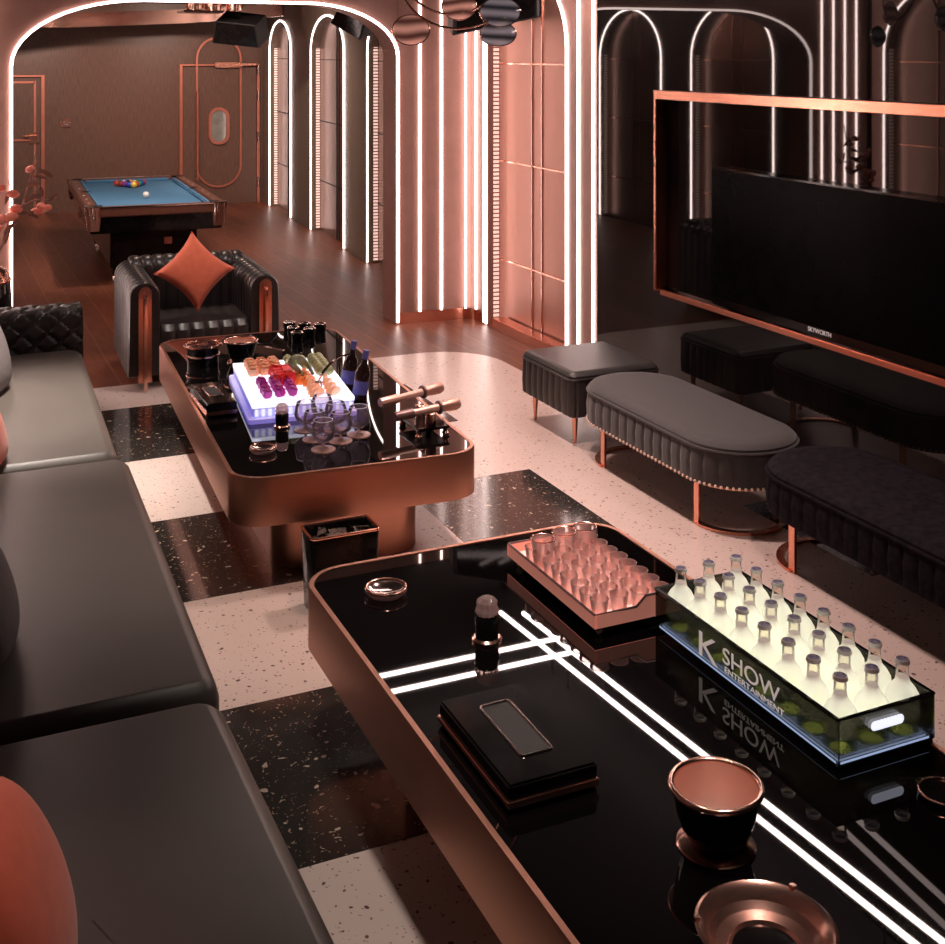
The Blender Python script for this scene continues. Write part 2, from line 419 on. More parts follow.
def arched_bay(P0, D, N, u0, u1, zs, za, label, pm, lines=(.45,.57), zl=(.57,1.42,2.26), barm='copper', name='arched_wall_panel', depth=.12, inner=True, lw=.02, lm='led'):
    """P0 origin, D along wall, N normal towards the room; panel set back in the wall"""
    P0, D, N = Vector(P0), Vector(D), Vector(N)
    fn = lambda u, v, t: P0 + D*u + Vector((0,0,v)) + N*t
    t = thing(name, label, 'wall panel', fn((u0+u1)/2, 0, -depth))
    b = new(); prism(b, arch_pts(u0, u1, zs, za), fn, -depth-.02, -depth); obj('panel', b, pm, t, smooth=False)
    b = new()
    w = u1-u0
    for k in lines: sweep(b, [fn(u0+w*k, 0, -depth+.004), fn(u0+w*k, zs+(za-zs)*.9, -depth+.004)], rect(.012,.012), N)
    obj('upright_bar', b, barm, t, smooth=False)
    b = new()
    for z in zl: sweep(b, [fn(u0+.004, z, -depth+.004), fn(u1-.004, z, -depth+.004)], rect(.012,.012), N)
    obj('cross_bar', b, barm, t, smooth=False)
    b = new(); sweep(b, [fn(u, z, .007) for u, z in arch_pts(u0, u1, zs, za, 20, .01)], rect(lw, .012), N); obj('light_strip', b, lm, t, smooth=False)
    # glowing ribs put in as the strip's dotted reflection on the panel
    if inner:
        b = new(); z = .03
        while z < zs+.1:
            sweep(b, [fn(u1-.004, z, -depth+.03), fn(u1-.004, z+.022, -depth+.03)], rect(.05,.008), tuple(D)); z += .036
        obj('reflection_ribs', b, 'ledreflect', t, smooth=False)
    return t
# hall right wall
DY = Vector((.0625,1,0)).normalized(); NW = Vector((-DY.y, DY.x, 0)); PH = Vector((hall_x(10.3), 10.3, 0))
def hu(y): return (y-10.3)/DY.y
hb = [(11.45,13.0),(14.02,15.72),(16.95,18.44)]
fn = lambda u, v, t: PH + DY*u + Vector((0,0,v)) + NW*t
bm = new(); prism(bm, notched(hu(19.0), CEIL, [(hu(a), hu(b), 2.38, 2.82) for a, b in hb]), fn, -.12, 0)
struct('wall_right', bm, 'hallwood')
bm = new(); prism(bm, [(0,0),(hu(19.0),0),(hu(19),CEIL),(0,CEIL)], fn, -.2, -.14); struct('wall_right_backing', bm, 'blackmatt')
nm = ['nearest of the three hall arches, half hidden by the glowing pilaster','middle of the three hall arches','farthest of the three hall arches, beside the back wall']
for (a, b_), s in zip(hb, nm):
    arched_bay(PH, DY, NW, hu(a), hu(b_), 2.38, 2.82, 'bronze arched wall panel, ' + s, 'copperpanel_hall', (.40,.47), barm='blackmatt', zl=(.66,1.45,2.26))
# back wall with two doors
bm = new(); box(bm, -.1, 19.0, 0, 6, 19.1, CEIL); struct('wall_back', bm, 'backwood')
def door(n, x0, x1, z1, cols):
    o = new(); box(o, x0, 18.965, 0, x1, 18.999, z1, .004); d = struct('door_%d' % n, o, 'backwood')
    b = new(); w = .05
    for p in ([(x0-.03,18.97,.0),(x0-.03,18.97,z1+.03),(x1+.03,18.97,z1+.03),(x1+.03,18.97,.0)],):
        sweep(b, p, rect(w,.05), (0,-1,0))
    obj('door_frame', b, cols, d, smooth=False); return d
d1 = door(1, .70, 1.66, 1.98, 'redmet')
b = new(); box(b, 1.50, 18.93, 1.03, 1.64, 18.96, 1.19, .006); sweep(b, [(1.60,18.92,1.14),(1.42,18.90,1.14)], circ(.014), (0,0,1)); obj('door_handle', b, 'copper', d1)
b = new(); sweep(b, [(.72,18.955,1.08),(1.52,18.955,1.08)], rect(.03,.02), (0,-1,0)); sweep(b, [(1.58,18.955,.02),(1.58,18.955,1.94)], rect(.03,.02), (0,-1,0)); sweep(b, [(.72,18.955,1.92),(1.58,18.955,1.92)], rect(.03,.02), (0,-1,0)); obj('door_trim', b, 'redmet', d1, smooth=False)
d2 = door(2, 3.72, 4.86, 2.13, 'redmet')
b = new(); sweep(b, [(4.27+x, 18.95, z) for x, z in [(p[0], p[1]) for p in rrect(-.34, .28, .34, 2.58, .33, 10)]], rect(.03,.02), (0,-1,0), closed=True); obj('oblong_trim', b, 'redmet', d2)
pts = [(4.27+x, 18.945, z) for x, z in rrect(-.14, .95, .14, 1.48, .135, 8)]
b = new(); sweep(b, pts, rect(.045,.03), (0,-1,0), closed=True); wf = obj('window_ring', b, 'redmet', d2)
b = new(); solid_prism2(b, (4.27,18.955,0), (1,0,0), (0,0,1), (0,1,0), rrect(-.13,.96,.13,1.47,.125,8), .008); obj('window_pane', b, 'window', d2)
b = new(); sweep(b, [(3.93,18.9,.4),(3.93,18.9,1.75)], circ(.018), (1,0,0)); 
for z in (.5,1.65): sweep(b, [(3.93,18.9,z),(3.93,18.97,z)], circ(.012), (0,0,1))
obj('pull_handle', b, 'redmet', d2)
b = new(); box(b, 4.2, 18.88, 2.12, 4.62, 18.96, 2.2, .01); sweep(b, [(4.4,18.9,2.16),(4.84,18.86,2.17)], rect(.03,.03)); obj('door_closer', b, 'copper', d2)
b = new()
for z in (.25,.95,1.6,2.0): sweep(b, [(4.885,18.93,z),(4.885,18.93,z+.16)], circ(.015), (1,0,0))
obj('hinge', b, 'chrome', d2)
bm = new(); box(bm, 1.94, 18.975, 1.25, 2.08, 18.999, 1.38, .006); sw = single('light_switch', bm, 'copper', 'small square copper light switch on the brown back wall', 'switch', (2.01,18.99,1.25))
b = new(); box(b, 1.975, 18.968, 1.285, 2.045, 18.976, 1.345, .003)
o = obj('rocker', b, 'copperpol', None); o.data.transform(Matrix.Translation(-Vector((2.01,18.99,1.25)))); o.parent = sw
# curved copper cornice of the pool room ceiling
b = new(); sweep(b, [(.6,16.6,2.89),(1.1,17.6,2.80),(1.9,18.0,2.80),(3.6,18.0,2.88),(4.3,17.6,2.93),(4.75,17.0,2.97)], rect(.04,.2)); struct('trim_1', b, 'copperpol', smooth=True)
# left hall wall (seen mirrored)
bm = new(); prism(bm, notched(8.9, CEIL, [(1.4,3.05,2.28,2.95),(3.75,5.35,2.28,2.95)]), lambda u,v,t: Vector((t-.08,10.1+u,v)), -.14, 0); struct('wall_left_hall', bm, 'hallwood')
for k, (a, c) in enumerate(((1.4,3.05),(3.75,5.35))):
    arched_bay((-.08,10.1,0), (0,1,0), (1,0,0), a, c, 2.28, 2.95, 'bronze arched panel on the left hall wall, ' + ('nearest the portal' if k == 0 else 'farther from the portal'), 'copperpanel_hall', barm='copper', lm='ledwhite')
# left lounge wall (seen mirrored)
bm = new(); prism(bm, notched(10.5, CEIL, [(8.9,10.32,2.35,3.0)]), lambda u,v,t: Vector((t-.08,-.6+u,v)), -.14, 0); struct('wall_left', bm, 'pinkwall')
arched_bay((-.08,-.6,0), (0,1,0), (1,0,0), 8.9, 10.32, 2.35, 3.0, 'rose arched panel on the left lounge wall beyond the sofa', 'copperpanel_hall', barm='copper', lm='ledwhite')

# portal wall between lounge and pool room
PY = 9.97
def portal_poly():
    a = [(.66,0),(.66,2.25)]
    for i in range(1,13):
        t = PI/2*i/12; a.append((.66 + 1.0*(1-math.cos(t)), 2.25 + .52*math.sin(t)))
    for i in range(0,13):
        t = PI/2*i/12; a.append((2.98 + .82*math.sin(t), 2.77 - .45*(1-math.cos(t))))
    a.append((3.80,0)); return a
pp = portal_poly()
bm = new(); prism(bm, [(-.08,0)] + pp + [(4.50,0),(4.50,CEIL),(-.08,CEIL)], lambda u,v,t: Vector((u,PY+t,v)), 0, .36); struct('wall_portal', bm, 'pinkwall')
led([Vector((u, PY-.008, z)) for u, z in [(pp[0][0], .02)] + pp[1:-1] + [(pp[-1][0], .02)]], (0,-1,0), 'rounded doorway shaped light line framing the opening to the pool room', w=.021, d=.02)
for k, x in enumerate((.52,.37,.22,.07)):
    led([Vector((x,PY-.008,.05)), Vector((x,PY-.008,CEIL-.02))], (0,-1,0), 'upright light line on the left pilaster, %s from the doorway' % ['first','second','third','fourth'][k], w=.018, m='ledwhite')
# curved return of the right pilaster and its light lines
cv = [(3.80,9.97),(4.12,10.00),(4.34,10.0),(4.47,9.93),(4.50,9.80),(4.495,9.50)]
bm = new()
arc = [(3.80,9.964),(4.05,9.955),(4.38,9.94)] + [(4.38+.11*math.sin(PI/2*i/8), 9.83+.11*math.cos(PI/2*i/8)) for i in range(1,9)] + [(4.49,9.66)]
poly = arc + [(4.56,9.66),(4.56,9.99),(3.80,9.99)]
prism(bm, poly, lambda u,v,t: Vector((u,v,t)), 0.10, CEIL); struct('wall_pilaster', bm, 'pinkwall', smooth=True)
bm = new(); prism(bm, [(a+.004,b_+.006) for a,b_ in arc] + [(4.56,9.66),(4.56,9.99),(3.80,9.99)], lambda u,v,t: Vector((u,v,t)), 0.0, .10); struct('baseboard_pilaster', bm, 'copper')
for k, (x, y) in enumerate(((4.00,9.947),(4.20,9.94),(4.415,9.90),(4.482,9.83),(4.483,9.675))):
    led([Vector((x,y,.10 if k < 4 else .02)), Vector((x,y,CEIL-.01))], (-1,-1,0) if k > 1 else (0,-1,0), 'upright light line on the rose pilaster, ' + ['first','second','third','fourth','fifth'][k] + ' right of the doorway line', w=.018 if k < 2 else .012, group='upright light lines on the rose pilaster')
# lounge right wall: big arched bay, narrow pilaster, then black marble
NB0, NB1 = 8.20, 9.645
bm = new(); prism(bm, notched(9.66, CEIL, [(NB0, NB1, 2.40, 3.02)], 7.62), lambda u,v,t: Vector((WX+t,u,v)), 0, .12); struct('wall_right_lounge', bm, 'pinkwall')
arched_bay((WX,0,0), (0,1,0), (-1,0,0), NB0, NB1, 2.40, 3.02, 'tall rose metal arched wall panel with bright cross bars behind the square stool', 'copperpanel', (.44,.56), barm='copperpol')
led([Vector((WX-.006,8.02,.02)), Vector((WX-.006,8.02,CEIL-.01))], (-1,0,0), 'upright white light line between the rose arch and the black wall edge', w=.02)
led([Vector((WX-.006,7.80,.02)), Vector((WX-.006,7.80,CEIL-.01))], (-1,0,0), 'upright white light line right beside the black marble wall', w=.02)
BX = 4.47
bm = new(); box(bm, BX, 1.5, 0, BX+.12, 7.70, CEIL); struct('wall_right_marble', bm, 'blackwall')
bm = new(); box(bm, WX-.02, 8.19, 0, WX+.1, 9.5, .09, .004); struct('baseboard_right', bm, 'copper')

# ================================================================ light bars and added spots overhead
PZ = 2.85; K = (H-1+PZ)/4.36
for pts, s in (([(4.144,8.636),(4.468,4.35)], 'long straight ceiling light bar over the benches, farther from the black wall'), ([(4.30,8.55),(4.66,4.35)], 'long straight ceiling light bar over the benches, nearest the black wall'),
               ([(2.60,8.10),(4.50,8.07)], 'crosswise ceiling light bar, farther of the pair'), ([(2.60,7.87),(4.50,7.84)], 'crosswise ceiling light bar, nearer of the pair')):
    a = [Vector((x*K if x*K < 4.44 else 4.44, y*K, PZ)) for x, y in pts]
    t = thing('ceiling_light_bar', s, 'ceiling light', a[0])
    b = new(); sweep(b, a, rect(.022,.02)); obj('diffuser', b, 'ledwhite', t, smooth=False)
    b = new()
    for f in (.1,.9):
        p = a[0].lerp(a[1], f); sweep(b, [p+Vector((0,0,.01)), Vector((p.x,p.y,CEIL))], circ(.004,6), (1,0,0))
    obj('hanging_wire', b, 'blackmatt', t)

def added_spot(x, y, power, size=.7, blend=1., col=(1,.66,.56), z=CEIL-.03, r=.08, tgt=None, lab=''):  # added spots with rings, out of view, to brighten what lies below
    t = thing('added_spot', 'added unseen ceiling spot ' + lab, 'ceiling light', (x,y,CEIL))
    b = new(); lathe(b, [(.05,0),(.075,0),(.08,-.012),(.055,-.012),(.05,0)], (x,y,CEIL), 20); obj('trim_ring', b, 'copper', t)
    ld = bpy.data.lights.new('lamp', 'SPOT'); ld.energy = power; ld.color = col; ld.spot_size = size; ld.spot_blend = blend; ld.shadow_soft_size = r
    lo = bpy.data.objects.new('lamp', ld); COL.objects.link(lo); lo.parent = t; lo.location = (0,0,z-CEIL)
    if tgt:
        d = Vector(tgt) - Vector((x,y,z)); lo.rotation_euler = d.to_track_quat('-Z','Y').to_euler()
NEUT = (1,.86,.76)
DL = [ # x,y,power,size,col,target,label
 (.60,7.3,850,.9,NEUT,(.65,7.0,.4),'over the far end of the sofa'),
 (.50,5.6,110,1.0,NEUT,(.65,5.4,.4),'over the middle of the sofa'),
 (1.15,4.2,95,.9,NEUT,(1.35,4.6,0),'over the gap between sofa and tables'),
 (2.9,7.6,330,1.6,(1,.72,.64),(3.2,7.3,0),'over the pale floor past the far table'),
 (2.9,5.4,330,1.5,(1,.72,.64),(3.0,5.2,0),'over the pale floor beside the benches'),
 (1.8,4.4,90,1.2,(1,.58,.42),(1.85,5.2,.4),'between the two long tables'),
 (2.1,2.2,60,.8,(1,.66,.56),(1.85,2.3,.5),'over the near end of the near table'),
 (.5,2.5,75,.5,(1,.7,.6),(.15,2.75,.6),'over the near cushion of the sofa'),
 (1.35,2.9,170,.75,NEUT,(1.42,3.1,0),'over the pale floor by the near table'),
 (1.75,1.9,75,.36,(1,.8,.72),(1.68,2.28,.6),'over the rose gold bucket and bowl'),
 (3.1,3.3,150,1.2,(1,.72,.64),(3.1,3.9,0),'over the floor past the bottle crate'),
 (2.3,12.3,420,1.7,NEUT,(2.3,14.2,.8),'over the pool table'),
 (1.6,16.6,330,1.8,(1,.76,.64),(1.9,19,1.6),'washing the back wall on the left'),
 (3.6,16.4,300,1.8,(1,.76,.64),(4.4,19,1.6),'washing the back wall by the door'),
 (2.6,14.0,300,1.9,(1,.78,.66),(4.6,15,1.2),'washing the arched hall wall'),
 (2.2,11.4,160,1.9,(1,.70,.56),(2.6,11,0),'just beyond the doorway'),
 (1.9,8.4,110,1.2,NEUT,(1.9,9.2,.6),'over the armchair'),
]
for x, y, p, s, c, tg, lb in DL: added_spot(x, y, p*1.0, s, col=c, tgt=tg, lab=lb)

# pool room pendant: copper tubes on a plate
t = thing('copper_pendant_lamp', 'copper tube pendant lamp hanging from the pool room ceiling above the speaker', 'ceiling light', (3.35,15.2,CEIL))
b = new(); box(b, 2.95, 15.0, 2.84, 3.45, 15.4, 2.87, .004); obj('plate', b, 'chrome', t)
for x in (3.12,3.35,3.62):
    b = new(); lathe(b, [(0,2.87),(.10,2.87),(.11,2.98),(.11,CEIL),(0,CEIL)], (x,15.2,0), 20); obj('tube', b, 'copperpol', t)

# ================================================================ speakers
def speaker(name, loc, w, d, h, rot, label, bracket):
    t = thing(name, label, 'speaker', loc)
    R = rot.to_matrix()
    def fnp(u, v, tt): return Vector(loc) + R @ Vector((u, tt, v))
    b = new(); prism(b, [(-w/2,-h/2),(w/2,-h/2),(w*.42,h/2),(-w*.42,h/2)], fnp, -d/2, d/2); obj('cabinet', b, 'blackmatt', t, smooth=False, bevel=.008)
    b = new(); prism(b, [(-w*.46,-h*.45),(w*.46,-h*.45),(w*.39,h*.45),(-w*.39,h*.45)], fnp, -d/2-.012, -d/2); obj('grille', b, 'blackplas', t, smooth=False)
    b = new(); p = Vector(loc); sweep(b, [p+Vector((0,0,h*.35)), p+Vector((0,.05,h*.55)), Vector((p.x,p.y+.05,CEIL))], circ(.018,8), (1,0,0)); obj('bracket', b, 'blackmatt', t)
    return t
from mathutils import Euler
speaker('wall_speaker', aty(241,29,15.4), .62, .42, .30, Euler((math.radians(20),math.radians(6),math.radians(-32)),'XYZ'), 'black box speaker high in the back right corner of the pool room', 0)
speaker('wall_speaker', aty(357,17,11.0), .34, .30, .26, Euler((math.radians(12),math.radians(28),math.radians(-40)),'XYZ'), 'black box speaker by the top right curve of the glowing doorway', 0)
speaker('wall_speaker', aty(505,0,9.15), 1.0, .45, .34, Euler((math.radians(8),math.radians(-12),math.radians(-20)),'XYZ'), 'large black speaker under the ceiling behind the grey lamp discs', 0)

# ================================================================ chandelier
CY = 6.4
root_c = thing('ring_chandelier', 'copper ring chandelier with round glass discs at the top of the photo', 'chandelier', (2.75,CY,CEIL))
b = new()
cc = Vector((2.82,CY,2.60))
for px, py, rp, yy, tl in ((458,-34,63,6.15,.25),(452,-40,54,6.45,-.2)):
    c = aty(px, py, yy); r = rp/F_PX*c.dot(FW)
    sweep(b, [c + RT*(r*math.cos(2*PI*i/60)) + (Vector((0,0,1))+FW*tl)*(r*math.sin(2*PI*i/60)) for i in range(60)], circ(.007,8), tuple(FW), closed=True)
obj('ring', b, 'copperpol', root_c)
b = new()
for i in range(3): sweep(b, [cc + Vector((-.45+.25*i, .1*i-.1, .30)), Vector((2.82,CY,CEIL))], circ(.003,6), (1,0,0))
lathe(b, [(0,CEIL-.04),(.09,CEIL-.04),(.09,CEIL),(0,CEIL)], (2.82,CY,0), 20)
obj('suspension', b, 'copper', root_c)
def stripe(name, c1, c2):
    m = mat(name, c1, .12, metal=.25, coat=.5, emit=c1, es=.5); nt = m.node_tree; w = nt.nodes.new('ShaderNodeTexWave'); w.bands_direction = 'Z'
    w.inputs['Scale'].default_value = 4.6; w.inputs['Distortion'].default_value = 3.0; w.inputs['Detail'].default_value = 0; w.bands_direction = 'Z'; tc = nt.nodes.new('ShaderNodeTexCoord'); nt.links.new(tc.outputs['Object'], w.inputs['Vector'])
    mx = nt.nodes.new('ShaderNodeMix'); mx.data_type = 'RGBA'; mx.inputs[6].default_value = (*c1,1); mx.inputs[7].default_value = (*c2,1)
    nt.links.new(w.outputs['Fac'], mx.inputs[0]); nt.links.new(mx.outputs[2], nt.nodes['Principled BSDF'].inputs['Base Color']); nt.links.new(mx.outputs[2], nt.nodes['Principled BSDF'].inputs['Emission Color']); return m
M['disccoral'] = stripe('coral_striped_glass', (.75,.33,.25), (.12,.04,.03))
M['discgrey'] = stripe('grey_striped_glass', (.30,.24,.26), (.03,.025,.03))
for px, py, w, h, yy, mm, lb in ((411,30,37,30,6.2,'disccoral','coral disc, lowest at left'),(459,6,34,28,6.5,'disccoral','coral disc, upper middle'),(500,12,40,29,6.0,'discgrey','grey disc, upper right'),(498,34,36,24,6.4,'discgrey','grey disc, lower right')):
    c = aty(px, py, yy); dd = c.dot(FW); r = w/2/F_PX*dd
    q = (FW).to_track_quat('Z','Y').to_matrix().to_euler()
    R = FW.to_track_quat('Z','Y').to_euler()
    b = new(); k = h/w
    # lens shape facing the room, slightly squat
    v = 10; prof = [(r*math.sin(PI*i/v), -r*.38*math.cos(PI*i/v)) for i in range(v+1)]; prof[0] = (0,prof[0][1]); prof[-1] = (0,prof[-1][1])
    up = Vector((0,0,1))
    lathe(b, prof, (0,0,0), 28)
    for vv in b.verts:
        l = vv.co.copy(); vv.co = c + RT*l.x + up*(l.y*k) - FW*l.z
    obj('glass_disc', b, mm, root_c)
    b = new(); sweep(b, [c + RT*(r*math.cos(2*PI*i/36)) + up*(r*k*math.sin(2*PI*i/36)) - FW*.002 for i in range(36)], circ(.004,6), tuple(-FW), closed=True)
    obj('disc_rim', b, 'copperpol', root_c)

# ================================================================ pool table
PT = thing('pool_table', 'blue clothed pool table with mahogany rails and silver corner caps', 'pool table', (2.32,14.25,0), math.radians(-2.8))
W, Ln = 1.40, 3.05
def pobj(name, b, m, parent=PT, **k): return obj(name, b, m, parent, world=False, **k)
b = new(); box(b, -W/2+.12, -Ln/2+.12, .70, W/2-.12, Ln/2-.12, .755); pobj('cloth_bed', b, 'bluecloth', smooth=False)
for sx in (-1,1):
    for sy in (-1,1):
        b = new(); box(b, sx*(W/2-.15)-.028, sy*.06 if sy>0 else -Ln/2+.2, .755, sx*(W/2-.15)+.028, Ln/2-.2 if sy>0 else -.06, .79, .012); pobj('cushion', b, 'bluecloth')
for sy in (-1,1):
    b = new(); box(b, -W/2+.2, sy*(Ln/2-.15)-.028, .755, W/2-.2, sy*(Ln/2-.15)+.028, .79, .012); pobj('cushion', b, 'bluecloth')
for sx in (-1,1):
    b = new(); box(b, min(sx*(W/2-.125),sx*W/2), -Ln/2+.12, .70, max(sx*(W/2-.125),sx*W/2), Ln/2-.12, .80, .012); r_ = pobj('rail', b, 'railwood')
    b = new()
    for k in (-3,-2,-1,1,2,3): lathe(b, [(0,.8035),(.013,.803),(.013,.799)], (sx*(W/2-.06), k*.36, 0), 8)
    pobj('sight', b, 'ivory', r_)
for sy in (-1,1):
    b = new(); box(b, -W/2+.12, min(sy*(Ln/2-.125),sy*Ln/2), .70, W/2-.12, max(sy*(Ln/2-.125),sy*Ln/2), .80, .012); r_ = pobj('rail', b, 'railwood')
    b = new(); box(b, -W/2+.13, min(sy*(Ln/2-.03),sy*(Ln/2+.004)), .79, W/2-.13, max(sy*(Ln/2-.03),sy*(Ln/2+.004)), .804, .003); pobj('metal_edge', b, 'chrome', r_)
for sx in (-1,1):
    for sy in (-1,1):
        b = new(); cx, cy = sx*(W/2-.075), sy*(Ln/2-.075)
        out = rrect(-.08,-.08,.08,.08,.05,6); out = dense(out, .012)
        stack(b, [(cx+x, cy+y) for x, y in out], [(.56,.03),(.60,.022),(.80,0),(.806,.008)], disp=lambda s,z: .006*math.sin(s*260)); pobj('corner_cap', b, 'chrome')
        b = new(); lathe(b, [(0,.8085),(.052,.8085),(.056,.806)], (sx*(W/2-.115), sy*(Ln/2-.115), 0), 16); pobj('pocket', b, 'blackmatt')
    b = new(); lathe(b, [(0,.8055),(.045,.8055),(.05,.803)], (sx*(W/2-.105), 0, 0), 16); pobj('pocket', b, 'blackmatt')
b = new(); box(b, -W/2+.04, -Ln/2+.04, .53, W/2-.04, Ln/2-.04, .71, .01); ap = pobj('apron', b, 'blackplas')
b = new(); box(b, -W/2+.26, -Ln/2+.30, .12, W/2-.26, Ln/2-.30, .54, .02); cb = pobj('cabinet', b, 'blackplas')
b = new(); box(b, .1, -Ln/2+.285, .36, .24, -Ln/2+.299, .43, .003); pobj('badge', b, 'redmet', cb)
for sx in (-1,1):
    for sy in (-1,1):
        b = new(); box(b, sx*(W/2-.40)-.12, sy*(Ln/2-.38)-.12, .05, sx*(W/2-.40)+.12, sy*(Ln/2-.38)+.12, .54, .02); lg = pobj('leg', b, 'blackplas')
        b = new(); lathe(b, [(0,.05),(.07,.05),(.08,.02),(.08,0),(0,0)], (sx*(W/2-.36), sy*(Ln/2-.36), 0), 20); pobj('foot', b, 'chrome', lg)
    b = new(); box(b, sx*(W/2-.05)-.03, -.12, .52, sx*(W/2-.05)+.03, .12, .70, .01); pobj('side_cap', b, 'chrome')
cols = [(.75,.5,.05),(.04,.07,.4),(.6,.06,.03),(.22,.05,.3),(.8,.25,.05),(.03,.25,.12),(.3,.04,.03),(.01,.01,.01),(.8,.6,.3)]
names = ['yellow','blue','red','purple','orange','green','maroon','black','cream and yellow']
rc = at(132,184.5,.784)
pos = [((k-r_/2)*.078, (r_-2)*.068) for r_ in range(5) for k in range(r_+1)]
cols += [(.02,.08,.35),(.55,.05,.04),(.7,.62,.5),(.75,.3,.08),(.05,.2,.1),(.35,.05,.1)]
names += ['cream and blue','cream and red','ivory and brown','cream and orange','cream and green','cream and maroon']
for (dx, dy), c, n_ in zip(pos, cols, names):
    mm = mat(n_.replace(' ','_')+'_ball', c, .12, coat=.4, noise=tuple(x*.9 for x in c))
    b = new(); ball(b, (rc.x+dx, rc.y+dy, .756+.037), .037); single('pool_ball', b, mm, n_ + ' pool ball in the triangular rack on blue cloth', 'pool ball', (rc.x+dx, rc.y+dy, .756), 'racked pool balls')
b = new(); p = at(146,195,.79); ball(b, (p.x,p.y,.756+.037), .037); single('cue_ball', b, 'ivory', 'white cue ball alone in front of the rack on blue cloth', 'pool ball', (p.x,p.y,.757))

# ================================================================ armchair
AX0, AX1, AY0, AY1 = 1.345, 2.41, 8.72, 9.75
ac = thing('armchair', 'black channelled leather armchair with copper arm fronts behind the far table', 'armchair', ((AX0+AX1)/2,(AY0+AY1)/2,0))
def arm_prof(w, h, r): 
    p = [(0,.09),(w,.09),(w,h-r)] + [(w-r+r*math.cos(PI/2*i/5), h-r+r*math.sin(PI/2*i/5)) for i in range(1,6)] + [(r-r*math.sin(PI/2*i/5), h-r+r*math.cos(PI/2*i/5)) for i in range(0,6)] 
    return p
aw = .22
for k, x in enumerate((AX0, AX1-aw)):
    b = new(); channel(b, arm_prof(aw,.76,.11), (x,AY0+.015,0), (0,1,0), (1,0,0), AY1-AY0-.03, 10, .014); a = obj('arm', b, 'chairleather', ac)
    b = new(); solid_prism2(b, (x+aw/2-.045, AY0-.012, 0), (1,0,0), (0,0,1), (0,1,0), [(0,.06),(.09,.06)] + [(.045+.045*math.cos(PI*i/10), .68+.045*math.sin(PI*i/10)) for i in range(11)], .03); obj('copper_plate', b, 'copper', a, smooth=False)
    b = new(); sweep(b, [(x+aw/2,AY0-.012,.66),(x+aw/2,AY0-.05,.65),(x+aw/2,AY0-.052,.60),(x+aw/2,AY0-.045,0.01)], rect(.022,.02), (1,0,0)); obj('front_leg', b, 'copperpol', a)
b = new(); channel(b, arm_prof(.24,.80,.10), (AX0+.1,AY1,0), (1,0,0), (0,-1,0), AX1-AX0-.2, 10, .014); obj('backrest', b, 'chairleather', ac)
b = new(); stack(b, dense(rrect(AX0+aw-.02,AY0+.03,AX1-aw+.02,AY1-.2,.05),.03), [(.10,.01),(.29,0),(.30,.005)]); obj('seat_base', b, 'chairleather', ac)
b = new(); channel(b, [(0,.30),(.62,.30),(.66,.34),(.66,.40),(.62,.44),(.04,.44),(0,.40)], (AX0+aw,AY0+.01,0), (1,0,0), (0,1,0), AX1-AX0-2*aw, 6, .02); obj('seat_cushion', b, 'chairleather', ac)
for x in (AX0+.1, AX1-.1):
    b = new(); sweep(b, [(x,AY1-.08,.1),(x,AY1-.08,0)], circ(.02), (1,0,0)); obj('rear_leg', b, 'copper', ac)
ac.rotation_euler = (0,0,math.radians(-2.5)); ac.location.x += .02
# orange cushion, standing on its corner
b = new(); pillow(b, .43, .43, .16, .16)
R = Matrix.Rotation(math.radians(-22), 4, 'X') @ Matrix.Rotation(math.radians(45), 4, 'Y')
cp = aty(195,271,9.16)
for v in b.verts: v.co = (R @ v.co) + cp
single('throw_cushion', b, 'orange', 'orange diamond-set throw cushion leaning in the black armchair', 'cushion', (cp.x,cp.y,.44))

# ================================================================ sofa
sf = thing('sofa', 'long dark leather modular sofa with a quilted far arm along the left side', 'sofa', (.45,5.0,0))
SX0 = .02
def seat(y0, y1, x1a, x1b, name='seat_cushion'):
    o = [(SX0,y0+.008),(x1a-.07,y0+.008)] + [(x1a-.07+.07*math.sin(PI/2*i/6), y0+.078-.07*math.cos(PI/2*i/6)) for i in range(1,7)] + \
        [(x1b-.09+.09*math.cos(PI/2*i/6), y1-.10+.09*math.sin(PI/2*i/6)) for i in range(0,7)] + [(SX0,y1-.008)]
    o = dense(o, .06)
    b = new(); stack(b, o, [(.20,.02),(.215,.004),(.24,0),(.36,0),(.395,.010),(.412,.030),(.420,.044),(.424,.053),(.424,.056)]); obj(name, b, 'sofaleather', sf)
    b = new(); stack(b, o, [(.03,.05),(.20,.04)]); obj('base', b, 'blackmatt', sf)
seat(6.10, 8.42, .90, .99); seat(3.74, 6.09, .86, .93); seat(1.45, 3.73, .86, .84)
b = new(); stack(b, dense(rrect(-.06,1.45,.04,8.42,.04,4),.2), [(.2,0),(.74,0),(.80,.02),(.82,.035)]); obj('backrest', b, 'sofaleather', sf)
# quilted arm at the far end: rounded block with diamond seams
b = new()
ax0, ax1, ay0, ay1, az0, az1 = -.05, 1.0, 8.40, 8.68, .08, .685
prof = []   # around the section (y,z)
r = .09
prof = [(ay0,az0),(ay0,.43),(ay0,az1-r)] + [(ay0+r-r*math.cos(PI/2*i/5), az1-r+r*math.sin(PI/2*i/5)) for i in range(1,6)] + [(ay1-r+r*math.sin(PI/2*i/5), az1-r+r*math.cos(PI/2*i/5)) for i in range(0,6)] + [(ay1,az1-.25),(ay1,az0)]
